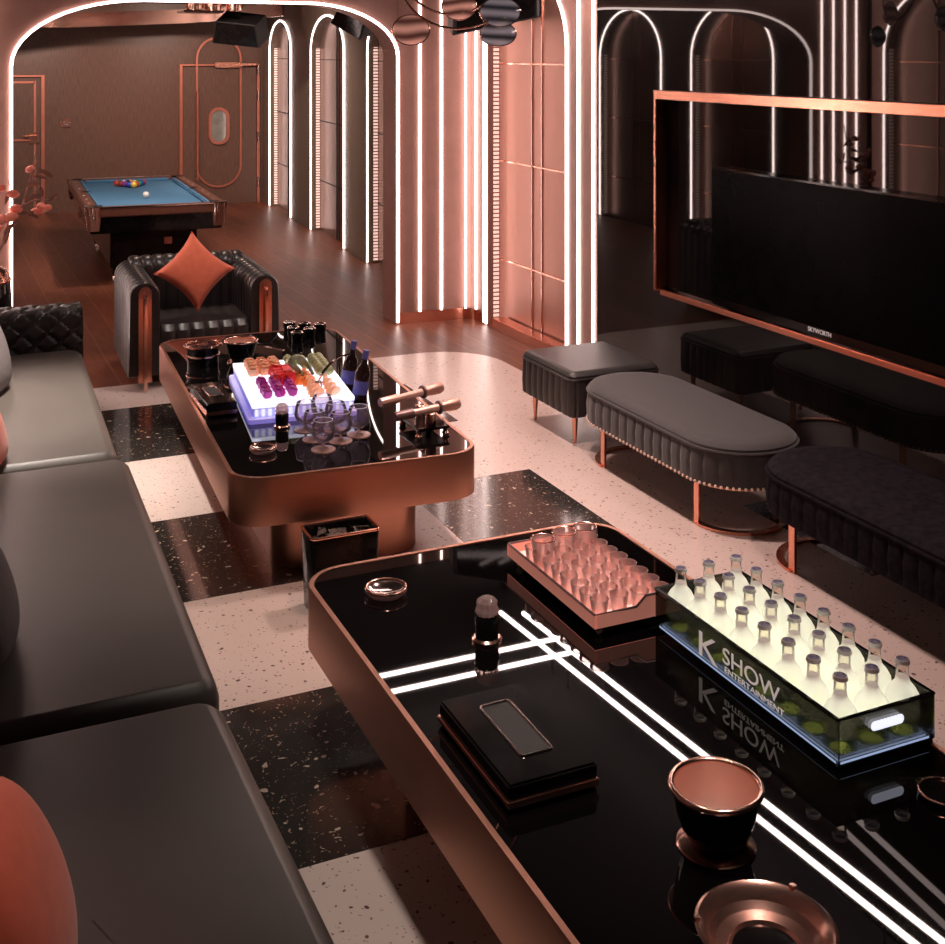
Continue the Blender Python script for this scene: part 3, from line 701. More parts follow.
# resample
def resample(p, n):
    P = [Vector(q) for q in p]; L = [0]
    for a, c in zip(P, P[1:]): L.append(L[-1]+(c-a).length)
    out = []
    for i in range(n+1):
        s = L[-1]*i/n; k = max(j for j in range(len(L)) if L[j] <= s+1e-9); k = min(k, len(P)-2)
        out.append((P[k].lerp(P[k+1], (s-L[k])/(L[k+1]-L[k])), s))
    return out
rs = resample(prof, 70); cyz = Vector(((ay0+ay1)/2, .45))
def fq(a, c):
    (p, s) = rs[int(round(c*70))]; x = ax0 + (ax1-ax0)*a
    q = .155
    u1 = ((x+s)/q) % 1; u2 = ((x-s) / q) % 1
    d = min(u1,1-u1,u2,1-u2)
    dip = -.022*math.exp(-(d/.10)**2) + .006
    n = (p-cyz).normalized(); p2 = p + n*dip
    return Vector((x, p2.x, p2.y))
g = grid_solid(b, 96, 70, fq)
b.faces.new([g[0][j] for j in range(71)]); b.faces.new([g[-1][j] for j in range(70,-1,-1)])
obj('quilted_arm', b, 'leather', sf)
def put_pillow(px, py, z, w, h, t, yaw, tilt, m, label, roll=0, rnd=.6, pinch=.05, z0=.42):
    c = at(px, py, z); b = new(); pillow(b, w, h, t, pinch, 18, rnd)
    R = Matrix.Rotation(math.radians(yaw),4,'Z') @ Matrix.Rotation(math.radians(tilt),4,'X') @ Matrix.Rotation(math.radians(roll),4,'Y')
    for v in b.verts: v.co = (R @ v.co) + c
    zm = min(v.co.z for v in b.verts)
    for v in b.verts: v.co.z += (z0+.004) - zm
    return single('throw_cushion', b, m, label, 'cushion', (c.x,c.y,z0))
put_pillow(12,893,.64,.50,.46,.18,78,-24,'orange','large orange throw cushion at the near left end of the sofa', rnd=.9)
put_pillow(-17,585,.64,.48,.44,.16,80,-20,'greyfab','grey throw cushion on the middle seat near the left photo edge')
put_pillow(-18,425,.62,.44,.42,.15,76,-22,'orange','small orange throw cushion on the far seat in front of the grey one')
put_pillow(-12,352,.66,.50,.48,.16,70,-16,'greyfab','grey throw cushion at the far end against the quilted arm')

# ================================================================ plant in vase
vp = Vector((.42,9.25,0))
vz = thing('flower_vase', 'black vase with a copper shoulder behind the sofa arm', 'vase', vp)
b = new(); lathe(b, [(0,0),(.13,0),(.17,.15),(.20,.55),(.19,.74),(.15,.80),(.15,.79)], vp, 32); obj('body', b, 'blackplas', vz)
b = new(); lathe(b, [(.19,.74),(.195,.76),(.16,.83),(.11,.86),(.10,.88),(.09,.86),(.08,.80)], vp, 32); obj('shoulder', b, 'copper', vz)
pl = thing('branch_arrangement', 'branches with coral buds and dusky leaves standing in the black vase', 'plant', (vp.x,vp.y,.80))
def pp_(px, py, dy=0): return aty(px, py, 9.25+dy)
br = [[(-6,262),(2,246),(22,206),(40,186)],[(40,186),(33,178),(37,160)],[(22,206),(36,200),(52,200),(57,196)],[(-6,262),(6,232),(12,196),(8,180)],[(22,206),(30,180),(36,150)],[(0,250),(-4,215),(0,190)]]
def smooth_path(pts, n=5):
    P = [Vector(p) for p in pts]; out = []
    for i in range(len(P)-1):
        p0 = P[max(i-1,0)]; p1 = P[i]; p2 = P[i+1]; p3 = P[min(i+2,len(P)-1)]
        for k in range(n):
            t = k/n; out.append(.5*((2*p1)+(-p0+p2)*t+(2*p0-5*p1+4*p2-p3)*t*t+(-p0+3*p1-3*p2+p3)*t**3))
    return out + [P[-1]]
b = new()
for k, path in enumerate(br): sweep(b, smooth_path([pp_(x, y, .02*k) for x, y in path]), circ(.007,6), (0,1,0), scale=lambda t: 1-.5*t)
obj('branch', b, 'stem', pl)
def blob(px, py, r, e=1.35, ang=20):
    b = new(); c = pp_(px, py, random.uniform(-.06,.06)); ball(b, (0,0,0), r, e, 1, 1, u=14, v=9)
    R = Matrix.Rotation(math.radians(ang),4,'Y')
    for v in b.verts: v.co = R @ v.co + c
    obj('bud', b, 'berry', pl)
for a in [(30,169,.024,1.4,-30),(13,194,.03,1.5,10),(16,209,.034,1.3,0),(11,217,.034,1.5,-10),(36,212,.032,1.5,-15),(41,206,.026,1.2,0),(47,208,.026,1.3,-10),(1,188,.026,1.2,0),(2,219,.03,1.2,60),(-2,228,.026,1.2,0)]: blob(*a)
def leaf(px, py, ln, ang):
    b = new(); c = pp_(px, py, random.uniform(-.05,.05))
    for sg in (0,1):
        pass
    def fn(a, t):
        u = a*2-1; w = .28*math.sin(PI*t)**.8
        return Vector((t*ln, .03*u*u*ln + .02*ln*math.sin(3*t), u*w*ln*.5 + .10*ln*math.sin(PI*t)))
    g = grid_solid(b, 4, 8, fn)
    R = Matrix.Rotation(math.radians(ang),4,'Y')
    for v in b.verts: v.co = R @ v.co + c
    bmesh.ops.solidify(b, geom=b.faces[:], thickness=.0015)
    obj('leaf', b, 'leaf', pl)
for a in [(37,170,.13,30),(33,177,.10,10),(22,188,.12,-10),(40,186,.09,80),(24,203,.13,-25),(22,212,.13,25),(48,203,.10,-40),(20,196,.10,190),(5,205,.12,-60),(3,235,.12,-40),(5,245,.12,-70),(0,225,.11,-20)]: leaf(*a)

# ================================================================ tables
def long_table(name, x0, y0, x1, y1, label, r=.16, ped=None):
    t = thing(name, label, 'table', ((x0+x1)/2,(y0+y1)/2,0))
    o = rrect(x0,y0,x1,y1,r,12)
    b = new(); stack(b, o, [(.29,.004),(.29,0),(.492,0),(.503,.004),(.503,.020),(.497,.020),(.49,.022)], capt=False); obj('skirt', b, 'coppersat', t)
    b = new(); stack(b, o, [(.47,.021),(.499,.021),(.500,.022)]); obj('glass_top', b, 'blackglass', t)
    px0, py0, px1, py1 = ped
    b = new(); stack(b, rrect(px0,py0,px1,py1,.16,12), [(0,0),(.295,0)]); obj('pedestal', b, 'coppersat', t)
    return t
T1 = (1.275,5.23,2.44,8.02); T2 = (1.24,.6,2.50,4.26)
t1 = long_table('coffee_table', *T1, 'far long copper table with black glass top carrying the fruit light box', ped=(1.50,5.42,2.21,7.8))
long_table('coffee_table', *T2, 'near long copper table with black glass top carrying the bottle crate', ped=(1.5,.8,2.25,4.0))
TZ = .5005
t1.rotation_euler = (0,0,math.radians(-3.3)); t1.location.x += .055
# waste bin between the tables
b_ = [at(302.5,528.8,.33), at(367,519,.33), at(378,533,.33), at(312,544,.33)]
bx0, by0, bx1, by1 = 1.50, 4.93, 1.80, 5.10
wb = thing('waste_bin', 'black square waste bin with copper rim in front of the far table', 'bin', (1.65,5.0,0))
b = new(); stack(b, rrect(bx0,by0,bx1,by1,.02,4), [(0,.01),(.32,0),(.33,.004),(.33,.012),(.29,.014),(.28,.015)]); obj('body', b, 'blackplas', wb)
b = new(); sweep(b, [(x,y,.331) for x, y in rrect(bx0,by0,bx1,by1,.02,4)], circ(.006,8), (0,0,1), closed=True); obj('rim', b, 'copper', wb)
b = new()
for k in range(14):
    c = Vector((random.uniform(bx0+.05,bx1-.05), random.uniform(by0+.04,by1-.04), random.uniform(.285,.31)))
    q = [Vector((random.uniform(-.05,.05), random.uniform(-.04,.04), random.uniform(-.012,.02))) for _ in range(5)]
    vs = [b.verts.new(c+v) for v in q]
    for tri in ((0,1,2),(0,2,3),(0,3,4)): b.faces.new([vs[i] for i in tri])
bmesh.ops.solidify(b, geom=b.faces[:], thickness=.001)
w_ = single('wrappers', b, 'foil', 'crumpled light wrappers inside the black waste bin', 'wrappers', (1.65,5.0,.29)); w_['kind'] = 'stuff'

# ---------------------------------------------------------------- benches
def stud_ring(o, z, step, r=.006):
    b = new(); O = dense(o, step)
    for x, y in O: ball(b, (x,y,z), r, u=6, v=4)
    return b
def stadium(x0, y0, x1, y1): 
    r = min(x1-x0, y1-y0)/2-.002; return rrect(x0,y0,x1,y1,r,16)
def oval_bench(x0, y0, x1, y1, label, m, studs=True):
    t = thing('oval_bench', label, 'bench', ((x0+x1)/2,(y0+y1)/2,0))
    o = dense(stadium(x0,y0,x1,y1), .012)
    ch = lambda s, z: (-.010*math.exp(-((((s/.085)%1)-.5)/.10)**2)) if .25 < z < .405 else 0
    b = new(); stack(b, o, [(.235,.012),(.245,.0),(.27,-.002),(.33,-.006),(.385,0),(.405,.004),(.412,.001),(.418,.006)], disp=ch, capt=False); stack(b, o, [(.410,.004),(.43,.006),(.445,.022),(.452,.05),(.457,.10),(.457,.105)]); obj('seat', b, m, t)
    b = new(); sweep(b, [(x,y,.412) for x, y in stadium(x0,y0,x1,y1)], circ(.007,6), (0,0,1), closed=True); obj('piping', b, m, t)
    if studs: b = stud_ring(stadium(x0-.002,y0-.002,x1+.002,y1+.002), .243, .036, .0085); n_ = obj('nailhead_trim', b, 'stud', t)
    r = (x1-x0)/2; cx = (x0+x1)/2
    for sy, cy in ((-1, y0+r), (1, y1-r)):
        rr = r-.06
        for z in (.006, .222):
            pass
        arcp = [(cx - rr*math.cos(PI*i/20), cy + sy*rr*math.sin(PI*i/20)) for i in range(21)]
        arcp = [(cx-rr, cy-sy*.0)] + arcp[1:-1] + [(cx+rr, cy)]
        b = new()
        sweep(b, [(x,y,.008) for x, y in arcp], rect(.035,.014)); sweep(b, [(x,y,.226) for x, y in arcp], rect(.035,.014))
        for x in (cx-rr, cx+rr): sweep(b, [(x,cy,.003),(x,cy,.232)], rect(.014,.04), (0,1,0))
        obj('hoop_leg', b, 'copper', t)
oval_bench(3.50, 4.84, 4.10, 6.36, 'grey velvet oval bench with stud trim and copper hoop legs, middle seat', 'velvet')
oval_bench(3.56, 3.22, 4.20, 4.80, 'midnight dark velvet oval bench with copper hoop legs at the right edge', 'velvetdark', False)
t = thing('square_stool', 'black leather square stool with pleated sides and slim copper legs', 'stool', (3.87,6.76,0))
o = dense(rrect(3.55,6.42,4.18,7.10,.05,6), .012)
b = new(); stack(b, o, [(.175,.01),(.185,0),(.26,-.004),(.395,0),(.405,.004)], disp=lambda s,z: -.012*math.exp(-((((s/.078)%1)-.5)/.12)**2) if z < .4 else 0, capt=False)
stack(b, o, [(.395,.004),(.42,.004),(.435,.016),(.442,.030),(.446,.041),(.446,.044)]); obj('seat', b, 'leather', t)
b = new(); sweep(b, [(x,y,.402) for x, y in rrect(3.55,6.42,4.18,7.10,.05,6)], circ(.007,6), (0,0,1), closed=True); obj('piping', b, 'leather', t)
for x in (3.62,4.11):
    for y in (6.50,7.02):
        b = new(); lathe(b, [(0,0),(.009,0),(.02,.18),(0,.18)], (x,y,0), 14); obj('leg', b, 'copper', t)

# ---------------------------------------------------------------- TV and frame
fx = BX-.09
t = thing('wall_surround', 'large copper picture frame around the television on black marble', 'frame', (BX,4.6,.70))
b = new(); fp = [(fx,7.07,.735),(fx,7.07,2.075),(fx,2.4,2.075),(fx,2.4,.735)]
y0f, y1f, z0f, z1f = 2.4, 6.82, .775, 2.11
b = new(); box(b, fx, y0f, z1f-.055, BX-.001, y1f, z1f, .004); obj('top_rail', b, 'copper', t)
b = new(); box(b, fx+.05, y0f, z0f, BX-.001, y1f, z0f+.035, .004); obj('bottom_rail', b, 'copper', t)
for y in (y0f, y1f-.03): b = new(); box(b, fx, y, z0f+.035, BX-.001, y+.03, z1f-.055, .004); obj('side_rail', b, 'copper', t)
t = thing('television', 'wide black television screen inside the copper frame', 'television', (BX,5.0,.78))
b = new(); box(b, BX-.075, 4.22, .835, BX-.002, 6.20, 1.66, .006); obj('housing', b, 'blackplas', t)
b = new(); box(b, BX-.079, 4.235, .885, BX-.074, 6.185, 1.65); obj('screen', b, 'screen', t)
lg = at(820,330,.81); M['logo'] = mat('silver_logo', (.9,.8,.8), .3, emit=(.9,.8,.8), es=.25, noise=(.85,.75,.75))
text('logo', 'SKYWORTH', .034, 'logo', .001, (BX-.077, 5.31, .855), (0,-1,0), (0,0,1), t)

# ================================================================ items on the far table
def canister(p, r, h, label, lattice=True, name='lattice_canister'):
    t = thing(name, label, 'canister', p); x, y, z = p
    b = new(); lathe(b, [(0,z),(r*.86,z),(r*.88,z+h*.9),(0,z+h*.9)], (x,y,0), 32); obj('body', b, 'blackplas', t)
    b = new(); lathe(b, [(r*.9,z+h*.45),(r*.94,z+h*.47),(r*.94,z+h*.55),(r*.9,z+h*.57)], (x,y,0), 32); obj('band', b, 'copperpol', t)
    b = new()
    sweep(b, [(x+r*.95*math.cos(2*PI*i/40), y+r*.95*math.sin(2*PI*i/40), z+h) for i in range(40)], circ(r*.09,8), (0,0,1), closed=True)
    for a in (0, PI/3, 2*PI/3): 
        sweep(b, [(x-r*.9*math.cos(a), y-r*.9*math.sin(a), z+h), (x+r*.9*math.cos(a), y+r*.9*math.sin(a), z+h)], rect(r*.12,r*.1))
        for s in (-1,1):
            sweep(b, [(x+r*.45*math.cos(a), y+r*.45*math.sin(a), z+h), (x+r*.9*math.cos(a+s*PI/6), y+r*.9*math.sin(a+s*PI/6), z+h)], rect(r*.1,r*.1))
    lathe(b, [(0,z+h*.9),(r*.3,z+h*.92),(r*.3,z+h*1.05),(0,z+h*1.05)], (x,y,0), 20)
    obj('lattice_lid', b, 'copperpol', t)
def bucket(p, R, h, label, hz=1.):
    t = thing('ice_bucket', label, 'bucket', p); x, y, z = p
    b = new(); lathe(b, [(R*.55,z+h*.10),(R*.70,z+h*.22),(R*.84,z+h*.55),(R*.92,z+h*.95)], (x,y,0), 40); obj('outer_wall', b, 'blackplas', t)
    b = new(); lathe(b, [(R*.88,z+h*.99),(R*.82,z+h*.6),(R*.66,z+h*.28),(R*.45,z+h*.16),(0,z+h*.14)], (x,y,0), 40); obj('inner_wall', b, 'bowlinner', t)
    b = new(); sweep(b, [(x+R*.95*math.cos(2*PI*i/48), y+R*.95*math.sin(2*PI*i/48), z+h) for i in range(48)], circ(R*.07,10), (0,0,1), closed=True); obj('rim', b, 'copperpol', t)
    b = new(); lathe(b, [(R*.5,z+h*.16),(R*.62,z+h*.12),(R*.78,z+h*.07),(R*.84,z+h*.03),(R*.82,z),(0,z)], (x,y,0), 40); obj('foot', b, 'copperpol', t)
def tz(px, py): p = at(px, py, TZ); return (p.x, p.y, TZ)
canister(tz(203,364), .108, .115, 'black canister with copper lattice lid at the far left of the far table')
bucket(tz(241,362), .10, .13, 'copper rimmed ice bucket on the far table beside the lattice canister')
bucket(tz(716,845), .110, .14, 'large rose gold ice bucket on the near table in front of the crate')
def tissue(x0, y0, x1, y1, label, sx0, sy0, sx1, sy1, h=.065):
    t = thing('tissue_box', label, 'tissue box', ((x0+x1)/2,(y0+y1)/2,TZ))
    b = new(); box(b, x0, y0, TZ, x1, y1, TZ+h, .006); obj('body', b, 'blackplas', t)
    b = new(); box(b, x0-.006, y0-.004, TZ+.012, x0+.008, y1, TZ+.026, .002); box(b, x0-.006, y0-.008, TZ+.012, x1, y0+.008, TZ+.03, .002); obj('base_trim', b, 'copperpol', t)
    b = new(); sweep(b, [(x,y,TZ+h+.002) for x, y in rrect(sx0,sy0,sx1,sy1,.012,4)], circ(.0035,6), (0,0,1), closed=True); obj('slot_ring', b, 'chrome', t)
    b = new(); stack(b, rrect(sx0,sy0,sx1,sy1,.012,4), [(TZ+h-.001,0),(TZ+h+.0012,0)]); obj('slot', b, 'blackmatt', t)
tissue(1.32,2.70,1.57,3.14,'black tissue box with copper edges on the near table', 1.405,2.80,1.495,3.06)
tissue(1.345,6.24,1.50,6.66,'black tissue box with copper edges on the far table beside the fruit light box', 1.39,6.38,1.46,6.56, .07)
def dish(p, r, label):
    t = thing('ashtray', label, 'ashtray', p); x, y, z = p
    b = new(); lathe(b, [(0,z),(r*.8,z),(r,z+.014),(r*1.0,z+.022),(r*.88,z+.022)], (x,y,0), 32); obj('tray', b, 'crystal', t)
    b = new(); lathe(b, [(r*.86,z+.019),(r*.6,z+.010),(0,z+.009)], (x,y,0), 32); obj('base_dish', b, 'chrome', t)
    b = new(); sweep(b, [(x+r*.94*math.cos(2*PI*i/36), y+r*.94*math.sin(2*PI*i/36), z+.023) for i in range(36)], circ(.005,8), (0,0,1), closed=True); obj('rim', b, 'copperpol', t)
dish(tz(263,452), .062, 'round crystal ashtray near the near left corner of the far table')
dish(tz(386,594), .072, 'round crystal ashtray at the far left corner of the near table')
def jar(p, r, h, label):
    t = thing('crystal_lid_jar', label, 'jar', p); x, y, z = p
    b = new(); lathe(b, [(0,z+.012),(r*.8,z+.012),(r*.85,z+h*.55),(r*.7,z+h*.62),(0,z+h*.62)], (x,y,0), 24); obj('body', b, 'blackplas', t)
    b = new(); lathe(b, [(0,z),(r,z),(r*1.05,z+.008),(r*.9,z+.014),(0,z+.014)], (x,y,0), 24); obj('base_ring', b, 'copperpol', t)
    b = new(); o = [(r*.62*math.cos(2*PI*i/24)*(1+.12*(i%2)), r*.62*math.sin(2*PI*i/24)*(1+.12*(i%2))) for i in range(24)]
    stack(b, [(x+u,y+v) for u, v in o], [(z+h*.60,.0),(z+h*.70,-r*.15),(z+h*.80,-r*.02),(z+h*.92,-r*.05),(z+h*1.0,r*.25)]); obj('crystal_lid', b, 'crystal', t, smooth=False)
jar(tz(282,427), .040, .115, 'black jar with a crystal lid in front of the fruit light box')
jar(tz(487,640), .046, .135, 'black jar with a crystal lid on the near table beyond the tissue box')

# fruit light box
A, B_, C_, D_ = at(236,370,.585), at(255,409,.585), at(354,395,.585), at(325,359,.585)
fx0, fx1, fy0, fy1 = 1.585, 2.105, 6.03, 6.89
fb = thing('fruit_light_box', 'glowing white and blue light box holding cut fruit on the far table', 'light box', ((fx0+fx1)/2,(fy0+fy1)/2,TZ))
b = new(); stack(b, rrect(fx0-.022,fy0-.022,fx1+.012,fy1+.02,.02,4), [(TZ,.0),(TZ+.022,0),(TZ+.026,.006)]); obj('base_plate', b, 'boxblue', fb)
b = new(); o = dense(rrect(fx0,fy0,fx1,fy1,.015,3), .011); stack(b, o, [(TZ+.026,.012),(TZ+.03,.004),(TZ+.066,0),(TZ+.072,.0)], disp=lambda s,z: .005*math.sin(s*2*PI/.044) if z < TZ+.06 else 0); obj('fluted_side', b, 'boxblue', fb)
b = new()
for i in range(15):
    x = fx0+.02+i*(fx1-fx0-.04)/14; sweep(b, [(x,fy0-.009,TZ+.034),(x,fy0-.009,TZ+.066)], rect(.016,.006), (0,-1,0))
obj('light_rib', b, 'ribwhite', fb, smooth=False)
b = new(); zt = TZ+.072
box(b, fx0, fy0, zt, fx1, fy1, zt+.008)
cells = [ (fx0+.05,fy0+.55,fx0+.24,fy1-.06), (fx0+.27,fy0+.60,fx0+.40,fy1-.05), (fx0+.42,fy0+.46,fx1-.03,fy1-.05), (fx0+.17,fy0+.30,fx0+.38,fy0+.57), (fx0+.06,fy0+.10,fx0+.26,fy0+.42), (fx0+.30,fy0+.06,fx1-.04,fy0+.40) ]
wz = zt+.008
for x0,y0,x1,y1 in ((fx0,fy0,fx1,fy0+.045),(fx0,fy1-.035,fx1,fy1),(fx0,fy0,fx0+.045,fy1),(fx1-.025,fy0,fx1,fy1),(fx0+.27,fy0,fx0+.29,fy0+.3),(fx0+.13,fy0+.44,fx0+.16,fy1-.25),(fx0+.05,fy0+.52,fx0+.17,fy0+.54),(fx0+.39,fy0+.40,fx1,fy0+.43),(fx0+.385,fy0+.42,fx0+.41,fy1)):
    box(b, x0,y0,wz-.001,x1,y1,wz+.012)
obj('divided_top', b, 'boxwhite', fb, smooth=False)
FA = math.radians(-7); RZ = Matrix.Rotation(FA,3,'Z'); FP = fb.location.copy()
fr = [('peach_chunk','pale peach fruit chunk in the far left corner of the light box',(.80,.38,.22),cells[0],12,.032,1),
      ('cucumber_piece','green cucumber piece at the far side of the light box',(.20,.24,.09),cells[1],6,.032,1.2),
      ('green_grape','green grape in the right compartment of the light box',(.24,.25,.11),cells[2],12,.029,1),
      ('watermelon_cube','red watermelon piece in the middle of the light box',(.75,.04,.05),(fx0+.17,fy0+.32,fx0+.26,fy0+.55),8,.038,1),
      ('papaya_slice','orange papaya piece in the middle of the light box',(.85,.22,.05),(fx0+.28,fy0+.32,fx0+.37,fy0+.55),8,.036,1),
      ('dragon_fruit_cube','magenta dragon fruit piece in the left compartment of the light box',(.38,.02,.25),cells[4],12,.027,.8),
      ('melon_slice','pale orange melon slice fanned in the near right compartment of the light box',(.85,.42,.26),cells[5],8,.038,1.1)]
for nme, lb, c, (x0,y0,x1,y1), n_, r, sc_ in fr:
    mm = mat(nme+'_flesh', c, .4, noise=tuple(min(1,q*1.35) for q in c), nscale=30)
    for k in range(n_):
        gx = max(1, int(math.sqrt(n_*(x1-x0)/(y1-y0))+.5)); gy = (n_+gx-1)//gx
        cx = x0+(x1-x0)*((k%gx)+.5)/gx; cy = y0+(y1-y0)*((k//gx)+.5)/gy
        b = new()
        if 'cube' in nme or 'chunk' in nme: 
            bmesh.ops.create_cube(b, size=r*1.7); bmesh.ops.bevel(b, geom=b.edges[:], offset=r*.3, segments=2, affect='EDGES')
            R = Matrix.Rotation(random.random()*3,3,'Z') @ Matrix.Rotation(random.uniform(-.3,.3),3,'X')
        elif 'slice' in nme:
            prism(b, [(r*1.7*math.cos(PI*i/10), r*1.1*math.sin(PI*i/10)) for i in range(11)], lambda u,v,t_: Vector((u,t_,v-r*.4)), -r*.28, r*.28)
            R = Matrix.Rotation(.9+.06*k,3,'Z')
        elif 'cucumber' in nme:
            lathe(b, [(0,-r*.4),(r,-r*.4),(r*1.02,0),(r,r*.4),(0,r*.4)], n=16); R = Matrix.Rotation(.4,3,'X') @ Matrix.Rotation(random.random(),3,'Y')
        else: ball(b, (0,0,0), r, 1.2, 1, 1, u=12, v=8); R = Matrix.Rotation(random.random()*3,3,'Z')
        for v in b.verts: v.co = R @ v.co
        zmin = min(v.co.z for v in b.verts); ctr = Vector((cx,cy,wz-zmin+.001))
        for v in b.verts: v.co += ctr
        f_ = single(nme, b, mm, lb, 'fruit', (cx,cy,wz), nme.replace('_',' ') + 's on the fruit light box')
        f_.location = FP + RZ @ (f_.location - FP); f_.rotation_euler = (0,0,FA)
fb.rotation_euler = (0,0,FA)
# garnish and fork
b = new()
q = [at(305,380,.60), at(300,372,.62), at(294,366,.68), at(291,361,.71), at(298,357,.72), at(307,364,.66), at(313,374,.62)]
sweep(b, smooth_path(q, 4), circ(.014,8), (0,1,0), scale=lambda t: .6+.6*math.sin(PI*t)); single('cucumber_garnish', b, mat('garnish_green', (.13,.16,.08), .5, noise=(.24,.27,.14), nscale=30), 'green curled cucumber garnish rising from the fruit light box', 'garnish', (q[0].x,q[0].y,.585))
fk = thing('serving_fork', 'silver serving fork with a curved handle stuck in the fruit', 'fork', (q[-1].x,q[-1].y,.59))
g0 = at(318,382,.60)
hp = [g0, at(322,374,.64), at(330,364,.68), at(340,357,.71), at(350,354,.72)]
b = new(); sweep(b, smooth_path(hp,5), rect(.016,.006), (0,0,1)); obj('handle', b, 'chrome', fk)
b = new()
for k in (-1,0,1): sweep(b, [g0+Vector((.014*k,.0,0)), g0+Vector((.020*k-.02,-.06,-.003)), g0+Vector((.018*k-.03,-.09,-.008))], circ(.004,6))
box(b, g0.x-.022, g0.y-.02, g0.z-.004, g0.x+.022, g0.y+.02, g0.z+.004, .003); obj('tines', b, 'chrome', fk)

# beer bottles
def bottle_profile(r, h): return [(0,0),(r*.95,0),(r,.006),(r,h*.55),(r*.85,h*.63),(r*.42,h*.74),(r*.36,h*.95),(r*.42,h*.955),(r*.42,h*.99),(0,h*.99)]
for k, (px, py, lb) in enumerate(((347,389,'dark beer bottle with blue label behind the light box, farther of two'),(359,400,'dark beer bottle with blue label behind the light box, nearer of two'))):
    p = at(px, py, TZ); t = thing('beer_bottle', lb, 'bottle', (p.x,p.y,TZ+.004), 0, 'dark beer bottles on the far table'); t.rotation_euler = (0, math.radians(9), 0)
    b = new(); lathe(b, bottle_profile(.040,.26), n=24); obj('glass', b, 'brownbottle', t, world=False)
    b = new(); lathe(b, [(.0405,.03),(.0408,.032),(.0408,.10),(.0405,.102)], n=24); obj('label', b, 'bluelabel', t, world=False)
    b = new(); lathe(b, [(.0165,.215),(.0175,.218),(.0175,.262),(0,.263)], n=16); obj('neck_foil', b, 'bluelabel', t, world=False)

# stemmed glasses
gt = None; gpos = [(358.6,434.8,'rightmost, standing apart from the rest'),(340.5,441,'second from the front'),(323.3,449.5,'frontmost of the group'),(314.3,439.5,'left of the front one'),(335.7,430.5,'in the middle of the group'),(305.7,430,'leftmost at the back'),(322,423,'at the back next to the light box')]
for k, (px, py, lb) in enumerate(gpos):
    p = at(px, py, TZ); lab = 'clear brandy glass on the far table, ' + lb
    if gt is None:
        gt = thing('brandy_glass', lab, 'glass', p, 0, 'brandy glasses in front of the light box')
        b = new(); lathe(b, [(0,0.001),(.046,0.001),(.047,.003),(.03,.006),(.006,.012),(.005,.03)], n=28); bmesh.ops.scale(b, vec=(1.22,1.22,1.1), verts=b.verts); obj('foot', b, 'crystal', gt, world=False)
        b = new(); lathe(b, [(0,.030),(.02,.033),(.040,.050),(.047,.075),(.043,.105),(.036,.125),(.0345,.125),(.0415,.105),(.0455,.075),(.038,.051),(.018,.035),(0,.033)], n=28); bmesh.ops.scale(b, vec=(1.22,1.22,1.1), verts=b.verts); obj('bowl', b, 'glass', gt, world=False)
        b = new(); sweep(b, [(.0355*math.cos(2*PI*i/28), .0355*math.sin(2*PI*i/28), .126) for i in range(28)], circ(.0016,6), (0,0,1), closed=True); bmesh.ops.scale(b, vec=(1.22,1.22,1.1), verts=b.verts); obj('rim', b, 'glassrim', gt, world=False)
    else: dup(gt, p, lab)

# microphones and stand
ms = thing('microphone_stand', 'black low microphone stand with copper cups at the corner of the far table', 'stand', tz(424,430))
c = at(424,424,.53)
b = new(); box(b, c.x-.085, c.y-.13, .535, c.x+.085, c.y+.13, .548, .004); obj('plate', b, 'blackplas', ms)
for dx in (-.07,.07):
    for dy in (-.11,.11): b = new(); lathe(b, [(0,TZ),(.014,TZ),(.020,TZ+.012),(.010,TZ+.022),(.012,.536),(0,.536)], (c.x+dx,c.y+dy,0), 14); obj('foot', b, 'copperpol', ms)
for dy in (-.06,.075): b = new(); lathe(b, [(0,.548),(.028,.548),(.028,.600),(.024,.603),(0,.603)], (c.x+.01,c.y+dy,0), 20); obj('cup', b, 'copperpol', ms)
def mic(a, h, label, mt):
    d = (h-a).normalized(); L = (h-a).length; t = thing('microphone', label, 'microphone', a)
    q = d.to_track_quat('Z','Y').to_euler()
    b = new(); lathe(b, [(0,0),(.020,0),(.023,.01),(.023,L*.27),(0,L*.27)], a, 18, axis=q); obj('end_cap', b, mt, t)
    b = new(); lathe(b, [(0,L*.27),(.017,L*.27),(.020,L*.70),(0,L*.70)], a, 18, axis=q); obj('handle', b, 'micbody', t)
    b = new(); lathe(b, [(.020,L*.66),(.033,L*.67),(.033,L*.695),(.020,L*.70)], a, 18, axis=q); obj('collar', b, 'micdark', t)
    b = new(); lathe(b, [(.022,L*.70),(.025,L*.72),(.026,L*.80),(.029,L*.83),(.030,L*.93),(.024,L*.99),(0,L)], a, 18, axis=q); obj('grille', b, 'micgrille', t)
mic(at(380,403,.63), at(442,387,.64), 'rose gold microphone lying on the stand, farther of two', 'micbody')
mic(at(395,417,.63), at(459,403,.64), 'rose gold microphone with mauve end lying on the stand, nearer of two', 'micdark')
# copper rimmed cups in the far right corner
cup0 = None
cpos = [(290,322,'back row, left'),(305,323,'back row, middle'),(320.5,323.5,'back row, right'),(294,327,'middle row, left'),(310,328,'middle row, right'),(298,332,'front, alone')]
for px, py, lb in cpos:
    p = at(px+6, py-2, TZ+.06); p = Vector((min(p.x, 2.37), p.y, TZ)) if False else Vector((p.x-.06,p.y-.05,TZ)); lab = 'black dice cup with thin copper rim on the far table, ' + lb
    if cup0 is None:
        cup0 = thing('dice_cup', lab, 'cup', p, 0, 'dice cups in the far corner')
        b = new(); lathe(b, [(0,0),(.036,0),(.042,.06),(0,.06)], n=20); obj('body', b, 'blackplas', cup0, world=False)
        b = new(); sweep(b, [(.037*math.cos(2*PI*i/24), .037*math.sin(2*PI*i/24), .061) for i in range(24)], circ(.0035,6), (0,0,1), closed=True); obj('rim', b, 'chrome', cup0, world=False)
    else: dup(cup0, p, lab)

